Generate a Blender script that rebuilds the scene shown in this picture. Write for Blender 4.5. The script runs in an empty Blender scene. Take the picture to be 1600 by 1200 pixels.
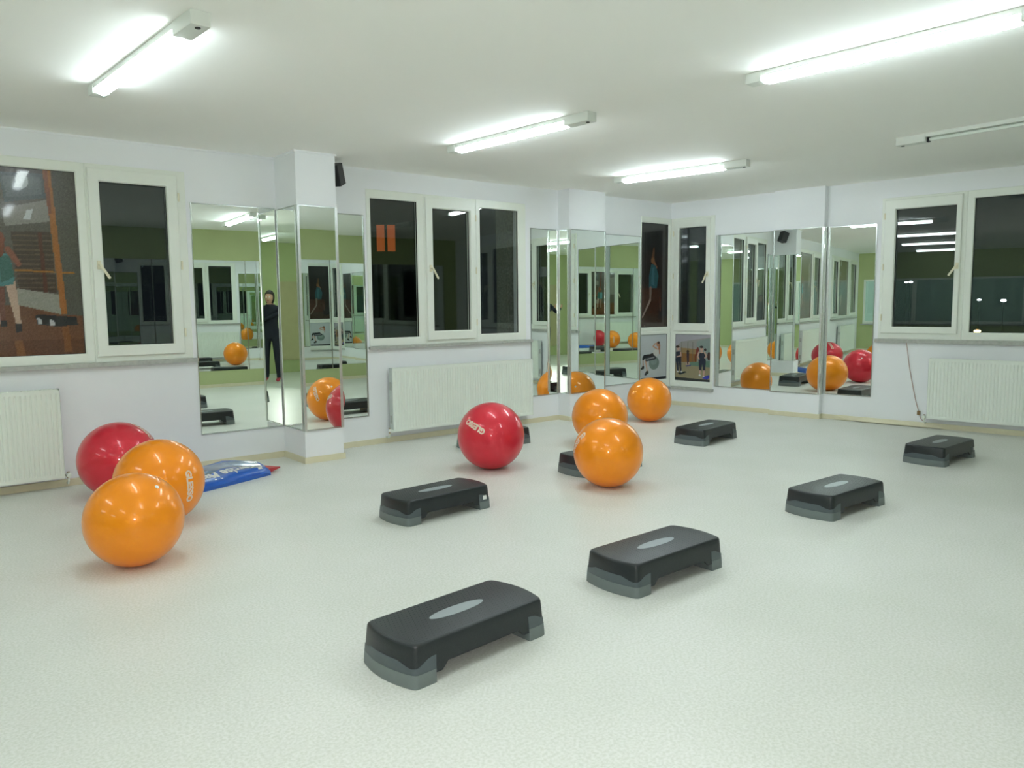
import bpy, bmesh, math, random
from mathutils import Vector, Matrix
import numpy as np
random.seed(7)
SC = bpy.context.scene
COL = SC.collection
pi = math.pi

# ------------------------------------------------------------------ camera, world, exposure
F_PX, YAW, PITCH, ROLL, CAM_H = 1207.89, 0.89157, 0.10195, -0.0098, 1.385
D1, D2, H, PHI = 6.864, 8.328, 2.719, 0.1517
fh = Vector((math.cos(YAW), math.sin(YAW), 0)); rt = Vector((math.sin(YAW), -math.cos(YAW), 0)); zz = Vector((0, 0, 1))
fw = fh*math.cos(PITCH) - zz*math.sin(PITCH); up = fh*math.sin(PITCH) + zz*math.cos(PITCH)
cr = rt*math.cos(ROLL) + up*math.sin(ROLL); cu = -rt*math.sin(ROLL) + up*math.cos(ROLL)
cam_data = bpy.data.cameras.new('camera'); cam = bpy.data.objects.new('camera', cam_data); COL.objects.link(cam)
cam_data.sensor_width = 36; cam_data.lens = F_PX/1600*36; cam_data.clip_start = 0.02; cam_data.clip_end = 300
M = Matrix.Identity(4)
for i in range(3):
    M[i][0], M[i][1], M[i][2] = cr[i], cu[i], -fw[i]
M[2][3] = CAM_H
cam.matrix_world = M
SC.camera = cam

w = bpy.data.worlds.new('night'); SC.world = w; w.use_nodes = True
w.node_tree.nodes['Background'].inputs[0].default_value = (0.0012, 0.0016, 0.002, 1)
w.node_tree.nodes['Background'].inputs[1].default_value = 1.0

SC.view_settings.view_transform = 'Standard'; SC.view_settings.look = 'None'
SC.view_settings.gamma = 1; SC.view_settings.use_curve_mapping = False
SC.view_settings.exposure = 2.07
LAMP = 7.9            # emission strength of the lit tubes
LAMP_COL = (0.88, 1.0, 1.05)
FLASH_W = 30.0
cy = SC.cycles
cy.max_bounces = 16; cy.diffuse_bounces = 8; cy.glossy_bounces = 14; cy.transparent_max_bounces = 24; cy.transmission_bounces = 8
cy.caustics_reflective = True; cy.caustics_refractive = False; cy.sample_clamp_indirect = 8
cy.use_denoising = True

fl = bpy.data.lights.new('camera_flash', 'SPOT'); fl.energy = FLASH_W; fl.spot_size = math.radians(110); fl.spot_blend = 0.6; fl.shadow_soft_size = 0.012; fl.color = (1.0, 0.97, 0.95)
flo = bpy.data.objects.new('camera_flash', fl); COL.objects.link(flo)
flo.rotation_euler = cam.matrix_world.to_euler()
flo.location = Vector((0, 0, CAM_H)) + cu*0.035 + cr*0.03 - fw*0.005

# ------------------------------------------------------------------ materials
def lin(c):
    return tuple((x/12.92 if x <= 0.04045 else ((x+0.055)/1.055)**2.4) for x in [v/255 for v in c])

def mat(name, rgb, rough=0.5, metal=0.0, spec=0.5, var=0.04, nscale=8.0, bump=0.0, bscale=200.0, coat=0.0, coat_rough=0.1, emit=None, estr=0.0, sheen=0.0):
    """procedural principled material; rgb is sRGB 0-255"""
    m = bpy.data.materials.new(name); m.use_nodes = True
    nt = m.node_tree; b = nt.nodes['Principled BSDF']
    c = lin(rgb)
    tc = nt.nodes.new('ShaderNodeTexCoord')
    nz = nt.nodes.new('ShaderNodeTexNoise'); nz.inputs['Scale'].default_value = nscale; nz.inputs['Detail'].default_value = 4
    nt.links.new(tc.outputs['Object'], nz.inputs['Vector'])
    rp = nt.nodes.new('ShaderNodeValToRGB')
    rp.color_ramp.elements[0].position = 0.3; rp.color_ramp.elements[1].position = 0.7
    rp.color_ramp.elements[0].color = tuple(max(0, v*(1-var)) for v in c) + (1,)
    rp.color_ramp.elements[1].color = tuple(min(1, v*(1+var)) for v in c) + (1,)
    nt.links.new(nz.outputs['Fac'], rp.inputs['Fac']); nt.links.new(rp.outputs['Color'], b.inputs['Base Color'])
    b.inputs['Roughness'].default_value = rough; b.inputs['Metallic'].default_value = metal
    b.inputs['Specular IOR Level'].default_value = spec
    b.inputs['Coat Weight'].default_value = coat; b.inputs['Coat Roughness'].default_value = coat_rough
    if emit:
        b.inputs['Emission Color'].default_value = tuple(emit) + (1,); b.inputs['Emission Strength'].default_value = estr
    if bump:
        n2 = nt.nodes.new('ShaderNodeTexNoise'); n2.inputs['Scale'].default_value = bscale
        nt.links.new(tc.outputs['Object'], n2.inputs['Vector'])
        bp = nt.nodes.new('ShaderNodeBump'); bp.inputs['Strength'].default_value = bump; bp.inputs['Distance'].default_value = 0.002
        nt.links.new(n2.outputs['Fac'], bp.inputs['Height']); nt.links.new(bp.outputs['Normal'], b.inputs['Normal'])
    return m

M_wall = mat('white_wall_paint', (236, 238, 241), 0.75, var=0.015, nscale=1.5, bump=0.15, bscale=60)
M_ceil = mat('ceiling_paint', (250, 250, 246), 0.8, var=0.015, nscale=0.8)
M_green = mat('green_wall_paint', (184, 194, 142), 0.7, var=0.03, nscale=2)
M_base = mat('cream_baseboard', (220, 214, 186), 0.45, var=0.03)
M_pvc = mat('white_pvc', (232, 236, 228), 0.3, var=0.01)
M_handle = mat('cream_handle', (226, 221, 196), 0.35, var=0.02)
M_sill = mat('grey_marble_sill', (176, 178, 172), 0.35, var=0.12, nscale=30)
M_rad = mat('radiator_enamel', (232, 238, 230), 0.35, var=0.01)
M_radside = mat('radiator_side', (205, 212, 208), 0.4, var=0.02)
M_chrome = mat('chrome', (190, 194, 192), 0.18, 1.0, var=0.03)
M_alu = mat('brushed_aluminium', (205, 208, 205), 0.36, 0.85, var=0.05, nscale=40)
M_dark = mat('dark_plastic', (28, 30, 32), 0.45, var=0.1)
M_gasket = mat('black_gasket', (22, 24, 24), 0.6, var=0.1)
M_house = mat('lamp_housing_white', (222, 226, 220), 0.4, var=0.01)
M_lit = mat('lit_diffuser', (255, 255, 255), 0.4, emit=LAMP_COL, estr=LAMP)
M_unlit = mat('unlit_tube', (225, 232, 225), 0.3, var=0.01)
M_concrete = mat('outdoor_concrete', (150, 152, 140), 0.9, var=0.25, nscale=40)
M_night = mat('dark_ground', (24, 28, 26), 0.9, var=0.3, nscale=0.2)
M_cable = mat('reddish_cable', (176, 140, 128), 0.5)
M_brass = mat('brass_valve', (150, 125, 90), 0.35, 0.6)
M_plat = mat('black_step_plastic', (34, 39, 42), 0.36, var=0.08, nscale=60, bump=0.35, bscale=260)
M_ris1 = mat('slate_riser_plastic', (82, 92, 96), 0.42, var=0.04, bump=0.15, bscale=200)
M_ris2 = mat('grey_riser_plastic', (112, 121, 121), 0.45, var=0.04, bump=0.15, bscale=200)
M_inlay = mat('grey_inlay', (152, 160, 164), 0.4, var=0.04)
M_paper = mat('white_sticker', (235, 235, 232), 0.5)
M_sport = mat('print_ink', (235, 210, 190), 0.4)
M_board = mat('beige_board', (190, 182, 140), 0.6, var=0.03)

# floor: pale speckled sheet vinyl, satin
def floor_material():
    m = bpy.data.materials.new('speckled_vinyl'); m.use_nodes = True; nt = m.node_tree; b = nt.nodes['Principled BSDF']
    tc = nt.nodes.new('ShaderNodeTexCoord')
    n1 = nt.nodes.new('ShaderNodeTexNoise'); n1.inputs['Scale'].default_value = 90; n1.inputs['Detail'].default_value = 3
    n2 = nt.nodes.new('ShaderNodeTexNoise'); n2.inputs['Scale'].default_value = 1.3; n2.inputs['Detail'].default_value = 5
    for n in (n1, n2): nt.links.new(tc.outputs['Object'], n.inputs['Vector'])
    r1 = nt.nodes.new('ShaderNodeValToRGB'); r1.color_ramp.elements[0].position = 0.36; r1.color_ramp.elements[1].position = 0.62
    r1.color_ramp.elements[0].color = lin((216, 217, 209)) + (1,); r1.color_ramp.elements[1].color = lin((232, 232, 228)) + (1,)
    r2 = nt.nodes.new('ShaderNodeValToRGB'); r2.color_ramp.elements[0].position = 0.35; r2.color_ramp.elements[1].position = 0.7
    r2.color_ramp.elements[0].color = (0.93, 0.94, 0.92, 1); r2.color_ramp.elements[1].color = (1, 1, 1, 1)
    nt.links.new(n1.outputs['Fac'], r1.inputs['Fac']); nt.links.new(n2.outputs['Fac'], r2.inputs['Fac'])
    mx = nt.nodes.new('ShaderNodeMix'); mx.data_type = 'RGBA'; mx.blend_type = 'MULTIPLY'; mx.inputs[0].default_value = 1
    nt.links.new(r1.outputs['Color'], mx.inputs[6]); nt.links.new(r2.outputs['Color'], mx.inputs[7])
    nt.links.new(mx.outputs[2], b.inputs['Base Color'])
    b.inputs['Roughness'].default_value = 0.42; b.inputs['Specular IOR Level'].default_value = 0.4
    bp = nt.nodes.new('ShaderNodeBump'); bp.inputs['Strength'].default_value = 0.05; bp.inputs['Distance'].default_value = 0.003
    nt.links.new(n1.outputs['Fac'], bp.inputs['Height']); nt.links.new(bp.outputs['Normal'], b.inputs['Normal'])
    return m
M_floor = floor_material()

def mirror_material():
    m = bpy.data.materials.new('mirror_silver'); m.use_nodes = True; nt = m.node_tree; b = nt.nodes['Principled BSDF']
    b.inputs['Base Color'].default_value = (0.84, 0.90, 0.85, 1); b.inputs['Metallic'].default_value = 1; b.inputs['Roughness'].default_value = 0.0
    tc = nt.nodes.new('ShaderNodeTexCoord'); nz = nt.nodes.new('ShaderNodeTexNoise'); nz.inputs['Scale'].default_value = 1.1; nz.inputs['Detail'].default_value = 0
    nt.links.new(tc.outputs['Object'], nz.inputs['Vector'])
    bp = nt.nodes.new('ShaderNodeBump'); bp.inputs['Strength'].default_value = 0.08; bp.inputs['Distance'].default_value = 0.004
    nt.links.new(nz.outputs['Fac'], bp.inputs['Height']); nt.links.new(bp.outputs['Normal'], b.inputs['Normal'])
    return m
M_mirror = mirror_material()

def glass_material():
    m = bpy.data.materials.new('window_glass'); m.use_nodes = True; nt = m.node_tree
    for n in list(nt.nodes): nt.nodes.remove(n)
    out = nt.nodes.new('ShaderNodeOutputMaterial'); mix = nt.nodes.new('ShaderNodeMixShader')
    tr = nt.nodes.new('ShaderNodeBsdfTransparent'); tr.inputs[0].default_value = (0.93, 0.96, 0.94, 1)
    gl = nt.nodes.new('ShaderNodeBsdfGlossy'); gl.inputs['Roughness'].default_value = 0.004; gl.inputs['Color'].default_value = (0.95, 1, 0.98, 1)
    fr = nt.nodes.new('ShaderNodeFresnel')
    # same air-to-glass reflectance on both faces of the sheet
    ge = nt.nodes.new('ShaderNodeNewGeometry'); mi = nt.nodes.new('ShaderNodeMapRange'); mi.inputs['To Min'].default_value = 1.6; mi.inputs['To Max'].default_value = 1/1.6
    nt.links.new(ge.outputs['Backfacing'], mi.inputs['Value']); nt.links.new(mi.outputs['Result'], fr.inputs['IOR'])
    nt.links.new(fr.outputs[0], mix.inputs[0]); nt.links.new(tr.outputs[0], mix.inputs[1]); nt.links.new(gl.outputs[0], mix.inputs[2])
    nt.links.new(mix.outputs[0], out.inputs[0])
    return m
M_glass = glass_material()

def print_material(name, rough=0.25):
    m = bpy.data.materials.new(name); m.use_nodes = True; nt = m.node_tree; b = nt.nodes['Principled BSDF']
    a = nt.nodes.new('ShaderNodeVertexColor'); a.layer_name = 'ink'
    nt.links.new(a.outputs['Color'], b.inputs['Base Color']); b.inputs['Roughness'].default_value = rough
    b.inputs['Coat Weight'].default_value = 0.5; b.inputs['Coat Roughness'].default_value = 0.05
    return m
M_print = print_material('glossy_photo_print')

def ball_material(name, rgb, rgb2):
    """pearly rubber with fine two-tone pigment"""
    m = bpy.data.materials.new(name); m.use_nodes = True; nt = m.node_tree; b = nt.nodes['Principled BSDF']
    tc = nt.nodes.new('ShaderNodeTexCoord')
    nz = nt.nodes.new('ShaderNodeTexNoise'); nz.inputs['Scale'].default_value = 300; nt.links.new(tc.outputs['Object'], nz.inputs['Vector'])
    mx = nt.nodes.new('ShaderNodeMix'); mx.data_type = 'RGBA'
    mx.inputs[6].default_value = lin(rgb2) + (1,); mx.inputs[7].default_value = lin(rgb) + (1,)
    nt.links.new(nz.outputs['Fac'], mx.inputs[0]); nt.links.new(mx.outputs[2], b.inputs['Base Color'])
    b.inputs['Metallic'].default_value = 0.12; b.inputs['Roughness'].default_value = 0.38
    b.inputs['Coat Weight'].default_value = 0.6; b.inputs['Coat Roughness'].default_value = 0.09
    b.inputs['Specular IOR Level'].default_value = 0.35
    # moulded rings: fine ridges round the axis
    sx = nt.nodes.new('ShaderNodeSeparateXYZ'); nt.links.new(tc.outputs['Object'], sx.inputs[0])
    wv = nt.nodes.new('ShaderNodeMath'); wv.operation = 'MULTIPLY'; wv.inputs[1].default_value = 150
    sn = nt.nodes.new('ShaderNodeMath'); sn.operation = 'SINE'
    nt.links.new(sx.outputs['Z'], wv.inputs[0]); nt.links.new(wv.outputs[0], sn.inputs[0])
    pw = nt.nodes.new('ShaderNodeMath'); pw.operation = 'POWER'; pw.inputs[1].default_value = 9
    ab = nt.nodes.new('ShaderNodeMath'); ab.operation = 'ABSOLUTE'; nt.links.new(sn.outputs[0], ab.inputs[0]); nt.links.new(ab.outputs[0], pw.inputs[0])
    bp = nt.nodes.new('ShaderNodeBump'); bp.inputs['Strength'].default_value = 0.12; bp.inputs['Distance'].default_value = 0.001
    nt.links.new(pw.outputs[0], bp.inputs['Height']); nt.links.new(bp.outputs['Normal'], b.inputs['Normal'])
    return m
M_orange = ball_material('orange_pearl_rubber', (255, 140, 0), (255, 156, 0))
M_red = ball_material('red_pearl_rubber', (214, 34, 44), (224, 44, 72))

# ------------------------------------------------------------------ helpers
def tag(o, label=None, cat=None, group=None, kind=None):
    if label: o['label'] = label
    if cat: o['category'] = cat
    if group: o['group'] = group
    if kind: o['kind'] = kind
    return o

def obj(name, bm_or_mesh, m=None, parent=None, smooth=False, loc=None, rotz=None):
    if isinstance(bm_or_mesh, bmesh.types.BMesh):
        me = bpy.data.meshes.new(name); bmesh.ops.recalc_face_normals(bm_or_mesh, faces=bm_or_mesh.faces[:]) ; bm_or_mesh.to_mesh(me); bm_or_mesh.free()
    else: me = bm_or_mesh
    if m and not me.materials: me.materials.append(m)
    if smooth:
        me.polygons.foreach_set('use_smooth', [True]*len(me.polygons))
        if smooth != 'all': me.set_sharp_from_angle(angle=math.radians(38))
    o = bpy.data.objects.new(name, me); COL.objects.link(o)
    if parent: o.parent = parent
    if loc is not None: o.location = loc
    if rotz is not None: o.rotation_euler = (0, 0, rotz)
    return o

def empty(name, loc=(0, 0, 0), rotz=0.0):
    o = bpy.data.objects.new(name, None); COL.objects.link(o); o.location = loc; o.rotation_euler = (0, 0, rotz); o.empty_display_size = 0.1
    return o

def dup(root, label=None, group=None):
    r = root.copy(); COL.objects.link(r)
    if label: r['label'] = label
    if group: r['group'] = group
    for ch in list(root.children):
        c = ch.copy(); COL.objects.link(c); c.parent = r
        for g in list(ch.children):
            d = g.copy(); COL.objects.link(d); d.parent = c
    return r

def bx(bm, x0, x1, y0, y1, z0, z1, bev=0.0):
    r = bmesh.ops.create_cube(bm, size=1.0, matrix=Matrix.Translation(((x0+x1)/2, (y0+y1)/2, (z0+z1)/2)) @ Matrix.Diagonal((x1-x0, y1-y0, z1-z0, 1)))
    if bev:
        ed = list({e for v in r['verts'] for e in v.link_edges})
        bmesh.ops.bevel(bm, geom=ed, offset=bev, segments=2, affect='EDGES', profile=0.7)
    return bm

def cyl(bm, p0, p1, r0, r1=None, seg=16, cap=True):
    p0, p1 = Vector(p0), Vector(p1); r1 = r0 if r1 is None else r1
    d = p1-p0; q = Vector((0, 0, 1)).rotation_difference(d.normalized()).to_matrix().to_4x4()
    bmesh.ops.create_cone(bm, cap_ends=cap, segments=seg, radius1=r0, radius2=r1, depth=d.length, matrix=Matrix.Translation((p0+p1)/2) @ q)
    return bm

def ring(bm, o, i, y0, y1, ch=0.006):
    """mitred rectangular frame: o and i = (x0,x1,z0,z1); y0 front (room side), y1 back; chamfered edges"""
    def loop(r, y, d=0.0):
        x0, x1, z0, z1 = r
        return [bm.verts.new((x0+d, y, z0+d)), bm.verts.new((x1-d, y, z0+d)), bm.verts.new((x1-d, y, z1-d)), bm.verts.new((x0+d, y, z1-d))]
    L = [loop(o, y1), loop(o, y0+ch), loop(o, y0, ch), loop(i, y0, -ch*1.6), loop(i, y0+ch*1.6), loop(i, y1)]
    n = len(L)
    for k in range(n):
        a, b = L[k], L[(k+1) % n]
        for j in range(4):
            bm.faces.new((a[j], a[(j+1) % 4], b[(j+1) % 4], b[j]))
    return bm

def tube(bm, pts, r, seg=8):
    pts = [Vector(p) for p in pts]; rings = []
    for k, p in enumerate(pts):
        t = (pts[min(k+1, len(pts)-1)] - pts[max(k-1, 0)]).normalized()
        a = t.cross(Vector((0, 0, 1)) if abs(t.z) < 0.9 else Vector((1, 0, 0))).normalized(); b = t.cross(a)
        rings.append([bm.verts.new(p + (a*math.cos(2*pi*j/seg) + b*math.sin(2*pi*j/seg))*r) for j in range(seg)])
    for a, b in zip(rings, rings[1:]):
        for j in range(seg): bm.faces.new((a[j], a[(j+1) % seg], b[(j+1) % seg], b[j]))
    bm.faces.new(rings[0]); bm.faces.new(rings[-1][::-1])
    return bm

# wall frames: local x along the wall, local y out of the room, z up
RW_ROT = math.atan2(-math.cos(PHI), math.sin(PHI))
RN = Vector((math.cos(PHI), math.sin(PHI), 0)); RD = Vector((math.sin(PHI), -math.cos(PHI), 0)); CORNER = Vector((D2, D1, 0))
Y_NICHE, X_NICHE, X_BACK = -2.0, 0.62, -5.53
Y0_F, TURN = -0.41, math.radians(5.0)     # the green front wall runs at a slight angle
WALLS = {'left': (Vector((0, D1, 0)), 0.0), 'right': (CORNER, RW_ROT), 'front': (Vector((0, Y0_F, 0)), pi+TURN), 'back': (Vector((X_BACK, 0, 0)), pi/2)}
def on_wall(side, x, z=0.0, y=0.0):
    o, r = WALLS[side]; c, s = math.cos(r), math.sin(r)
    return Vector((o.x + c*x - s*y, o.y + s*x + c*y, z)), r

_t = math.tan(TURN)
S_END = (D1-Y0_F-_t*D2)/(math.cos(PHI)+_t*math.sin(PHI))
X_RB = D2 + S_END*math.sin(PHI); Y_RB = D1 - S_END*math.cos(PHI); LF = X_RB/math.cos(TURN)

# ------------------------------------------------------------------ room shell
def wall_mesh(x0, x1, holes, th=0.22, z1=H):
    xs = sorted({x0, x1, *[h[0] for h in holes], *[h[1] for h in holes]}); zs = sorted({0.0, z1, *[h[2] for h in holes], *[h[3] for h in holes]})
    xs = [x for x in xs if x0 <= x <= x1]
    def solid(a, b):
        if a < 0 or b < 0 or a >= len(xs)-1 or b >= len(zs)-1: return False
        cx, cz = (xs[a]+xs[a+1])/2, (zs[b]+zs[b+1])/2
        return not any(h[0] < cx < h[1] and h[2] < cz < h[3] for h in holes)
    bm = bmesh.new(); V = {}
    def v(i, k, y):
        if (i, k, y) not in V: V[(i, k, y)] = bm.verts.new((xs[i], y, zs[k]))
        return V[(i, k, y)]
    for i in range(len(xs)-1):
        for k in range(len(zs)-1):
            if not solid(i, k): continue
            bm.faces.new((v(i, k, 0), v(i+1, k, 0), v(i+1, k+1, 0), v(i, k+1, 0)))
            bm.faces.new((v(i, k, th), v(i, k+1, th), v(i+1, k+1, th), v(i+1, k, th)))
            if not solid(i-1, k): bm.faces.new((v(i, k, 0), v(i, k+1, 0), v(i, k+1, th), v(i, k, th)))
            if not solid(i+1, k): bm.faces.new((v(i+1, k, 0), v(i+1, k, th), v(i+1, k+1, th), v(i+1, k+1, 0)))
            if not solid(i, k-1): bm.faces.new((v(i, k, 0), v(i, k, th), v(i+1, k, th), v(i+1, k, 0)))
            if not solid(i, k+1): bm.faces.new((v(i, k+1, 0), v(i+1, k+1, 0), v(i+1, k+1, th), v(i, k+1, th)))
    return bm

def struct(name, bm, m, loc=(0, 0, 0), rotz=0, label=None, smooth=False):
    o = obj(name, bm, m, loc=loc, rotz=rotz, smooth=smooth); tag(o, label, kind='structure'); return o

W1 = (-1.0, 2.034, 0.96, 2.515); W0 = (-5.22, -1.94, 0.96, 2.515); W2 = (3.728, 5.757, 0.985, 2.525)
W4L = (7.722, D2, 0.255, 2.513); W4R = (0.0, 0.645, 0.255, 2.513); W3 = (2.684, 5.78, 0.965, 2.52)
struct('wall_left', wall_mesh(X_BACK-0.2, D2, [W0, W1, W2, W4L]), M_wall, *on_wall('left', 0), label='white wall with windows and mirrors along the left side')
struct('wall_right', wall_mesh(0.0, S_END+0.2, [W4R, W3]), M_wall, *on_wall('right', 0), label='white wall with a wide window right of the far corner')
WB = (2.9, 6.72, 0.76, 2.0)
struct('wall_front', wall_mesh(-LF-0.1, -X_NICHE, []), M_green, *on_wall('front', 0))
bm = bmesh.new(); bx(bm, X_NICHE, X_NICHE+0.02, Y_NICHE-0.1, Y0_F-0.18, 0, H); bx(bm, X_BACK, X_NICHE+0.02, Y_NICHE-0.2, Y_NICHE, 0, H)
struct('wall_niche', bm, M_green)
struct('wall_back', wall_mesh(Y_NICHE-0.2, D1, [WB]), M_green, *on_wall('back', 0))

poly = [(X_BACK-0.2, D1+0.22), (D2+0.22, D1+0.22), (X_RB+0.25, Y_RB-0.2), (X_NICHE+0.1, Y0_F-0.2), (X_NICHE, Y_NICHE-0.2), (X_BACK-0.2, Y_NICHE-0.2)]
def slab(z0, z1):
    bm = bmesh.new(); a = [bm.verts.new((x, y, z0)) for x, y in poly]; b = [bm.verts.new((x, y, z1)) for x, y in poly]
    bm.faces.new(a[::-1]); bm.faces.new(b)
    for i in range(len(poly)): bm.faces.new((a[i], a[(i+1) % len(poly)], b[(i+1) % len(poly)], b[i]))
    return bm
struct('floor', slab(-0.12, 0.0), M_floor, label='pale speckled vinyl floor')
struct('ceiling', slab(H, H+0.12), M_ceil, label='white painted ceiling')

# pillars on the walls
P1 = dict(side='left', x0=2.817, x1=3.186, d=0.4565); P2 = dict(side='left', x0=6.266, x1=6.857, d=0.193); P3 = dict(side='right', x0=1.472, x1=2.077, d=0.0872)
for n, p in ((1, P1), (2, P2), (3, P3)):
    bm = bmesh.new(); bx(bm, p['x0'], p['x1'], -p['d'], 0.0, 0, H)
    lab = {1: 'white square pillar standing well out from the left wall, black speaker on it', 2: 'shallow white pillar on the left wall near the corner window', 3: 'very shallow white pillar on the right wall'}[n]
    struct('trim_%d' % n, bm, M_wall, *on_wall(p['side'], 0), label=lab)

# baseboards (cream), following the pillars
def base_run(name, side, pts):
    """pts: list of (x, depth) along the wall"""
    bm = bmesh.new(); th, hh = 0.012, 0.055
    for (xa, da), (xb, db) in zip(pts, pts[1:]):
        if abs(xa-xb) > 1e-6: bx(bm, min(xa, xb), max(xa, xb), -da-th, -da, 0, hh)
        else:
            s = -1 if db > da else 1
            bx(bm, min(xa, xa+s*th), max(xa, xa+s*th), -max(da, db)-th, -min(da, db), 0, hh)
    struct(name, bm, M_base, *on_wall(side, 0))
base_run('baseboard_left', 'left', [(X_BACK, 0), (2.817, 0), (2.817, P1['d']), (3.186, P1['d']), (3.186, 0), (6.266, 0), (6.266, P2['d']), (6.857, P2['d']), (6.857, 0), (D2, 0)])
base_run('baseboard_right', 'right', [(0.012, 0), (1.472, 0), (1.472, P3['d']), (2.077, P3['d']), (2.077, 0), (S_END, 0)])
base_run('baseboard_front', 'front', [(-LF, 0), (-X_NICHE, 0)])
base_run('baseboard_back', 'back', [(Y_NICHE, 0), (D1, 0)])
# loose strip of baseboard lifting off the right wall
bm = bmesh.new()
vs = []
for k in range(9):
    t = k/8; x = 2.25+1.15*t; lift = 0.022*math.sin(pi*t)
    vs.append([bm.verts.new((x, -0.014-lift*1.6, 0.006+lift*0.2)), bm.verts.new((x, -0.014-lift*0.3, 0.058)), bm.verts.new((x, -0.022-lift*0.3, 0.058)), bm.verts.new((x, -0.022-lift*1.6, 0.006+lift*0.2))])
for a, b in zip(vs, vs[1:]):
    for j in range(4): bm.faces.new((a[j], a[(j+1) % 4], b[(j+1) % 4], b[j]))
struct('trim_4', bm, M_base, *on_wall('right', 0))
# thin paint bead under the ceiling
bm = bmesh.new(); bx(bm, X_BACK, 2.817, -0.012, 0, H-0.014, H); bx(bm, 2.805, 2.817, -P1['d'], 0, H-0.014, H); bx(bm, 2.805, 3.198, -P1['d']-0.012, -P1['d'], H-0.014, H)
struct('trim_5', bm, M_wall, *on_wall('left', 0))

# ------------------------------------------------------------------ windows
def handle_part(parent, x, z, tilt, y):
    bm = bmesh.new(); bx(bm, x-0.014, x+0.014, y-0.012, y, z-0.034, z+0.034, 0.003)
    h = obj('handle', bm, M_handle, parent); tag(h, 'cream handle')
    bm = bmesh.new(); cyl(bm, (x, y-0.012, z), (x, y-0.045, z), 0.009, seg=10)
    dx, dz = math.sin(tilt)*0.115, -math.cos(tilt)*0.115
    q = Matrix.Translation((x+dx/2, y-0.045, z+dz/2)) @ Matrix.Rotation(math.atan2(dx, -dz) * -1, 4, 'Y')
    r = bmesh.ops.create_cube(bm, size=1, matrix=q @ Matrix.Diagonal((0.02, 0.014, 0.135, 1)))
    bmesh.ops.bevel(bm, geom=list({e for v in r['verts'] for e in v.link_edges}), offset=0.004, segments=2, affect='EDGES')
    obj('lever', bm, M_handle, h)

def window(name, side, outer, cells, label, sill=None):
    """cells: dict(kind, cell=(x0,x1,z0,z1), glass=(..), handle=(x,z,tilt), hinge=x)"""
    loc, r = on_wall(side, 0); e = empty(name, loc, r); tag(e, label, kind='structure')
    bm = bmesh.new()
    for c in cells:
        if c['kind'] == 'sash':
            s = c['sash']; ring(bm, c['cell'], (s[0]+0.012, s[1]-0.012, s[2]+0.012, s[3]-0.012), -0.008, 0.036, 0.004)
        else: ring(bm, c['cell'], c['glass'], -0.008, 0.036, 0.005)
    obj('window_frame', bm, M_pvc, e)
    for c in cells:
        g = c['glass']
        if c['kind'] == 'sash':
            bm = bmesh.new(); ring(bm, c['sash'], g, -0.032, 0.036, 0.006); s_ = obj('sash', bm, M_pvc, e)
            bm = bmesh.new(); ring(bm, (g[0]-0.004, g[1]+0.004, g[2]-0.004, g[3]+0.004), (g[0]+0.003, g[1]-0.003, g[2]+0.003, g[3]-0.003), 0.002, 0.02, 0.001); obj('gasket', bm, M_gasket, s_)
            if 'hinge' in c:
                for t in (0.12, 0.5, 0.88):
                    zc = c['sash'][2]*(1-t) + c['sash'][3]*t
                    bm = bmesh.new(); cyl(bm, (c['hinge'], -0.034, zc-0.035), (c['hinge'], -0.034, zc+0.035), 0.008, seg=10); obj('hinge', bm, M_handle, e)
            if 'handle' in c: handle_part(e, c['handle'][0], c['handle'][1], c['handle'][2], -0.032)
        else:
            bm = bmesh.new(); ring(bm, (g[0]-0.004, g[1]+0.004, g[2]-0.004, g[3]+0.004), (g[0]+0.003, g[1]-0.003, g[2]+0.003, g[3]-0.003), 0.004, 0.02, 0.001); obj('gasket', bm, M_gasket, e)
        bm = bmesh.new(); bx(bm, g[0]-0.002, g[1]+0.002, 0.012, 0.032, g[2]-0.002, g[3]+0.002); obj('pane', bm, M_glass, e)
    if sill:
        bm = bmesh.new(); bx(bm, sill[0], sill[1], -sill[4], 0.06, sill[2], sill[3], 0.004); obj('window_sill', bm, M_sill, e)
    return e

window('window_1', 'left', W1, [
    dict(kind='sash', cell=(-1.0, -0.175, W1[2], W1[3]), sash=(-0.98, -0.2, 1.005, 2.48), glass=(-0.9, -0.26, 1.091, 2.381), handle=(-0.235, 1.73, -0.5), hinge=-0.985),
    dict(kind='fixed', cell=(-0.175, 1.285, W1[2], W1[3]), glass=(-0.113, 1.219, 1.035, 2.437)),
    dict(kind='sash', cell=(1.285, 2.034, W1[2], W1[3]), sash=(1.30, 1.965, 1.005, 2.48), glass=(1.38, 1.879, 1.091, 2.381), handle=(1.345, 1.73, 0.55), hinge=1.972)],
    'white framed window at the left edge with a photo print and a dark sash', sill=(-1.04, 2.062, 0.925, 0.96, 0.045))
window('window_2', 'left', W2, [
    dict(kind='fixed', cell=(3.728, 4.385, W2[2], W2[3]), glass=(3.775, 4.309, 1.066, 2.44)),
    dict(kind='sash', cell=(4.385, 5.055, W2[2], W2[3]), sash=(4.402, 5.02, 1.025, 2.495), glass=(4.486, 4.964, 1.121, 2.387), handle=(4.447, 1.77, 0.55), hinge=5.035),
    dict(kind='fixed', cell=(5.055, 5.757, W2[2], W2[3]), glass=(5.112, 5.645, 1.069, 2.438))],
    'three-part white framed window between the two pillars', sill=(3.715, 5.83, 0.955, 0.985, 0.04))
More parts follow.
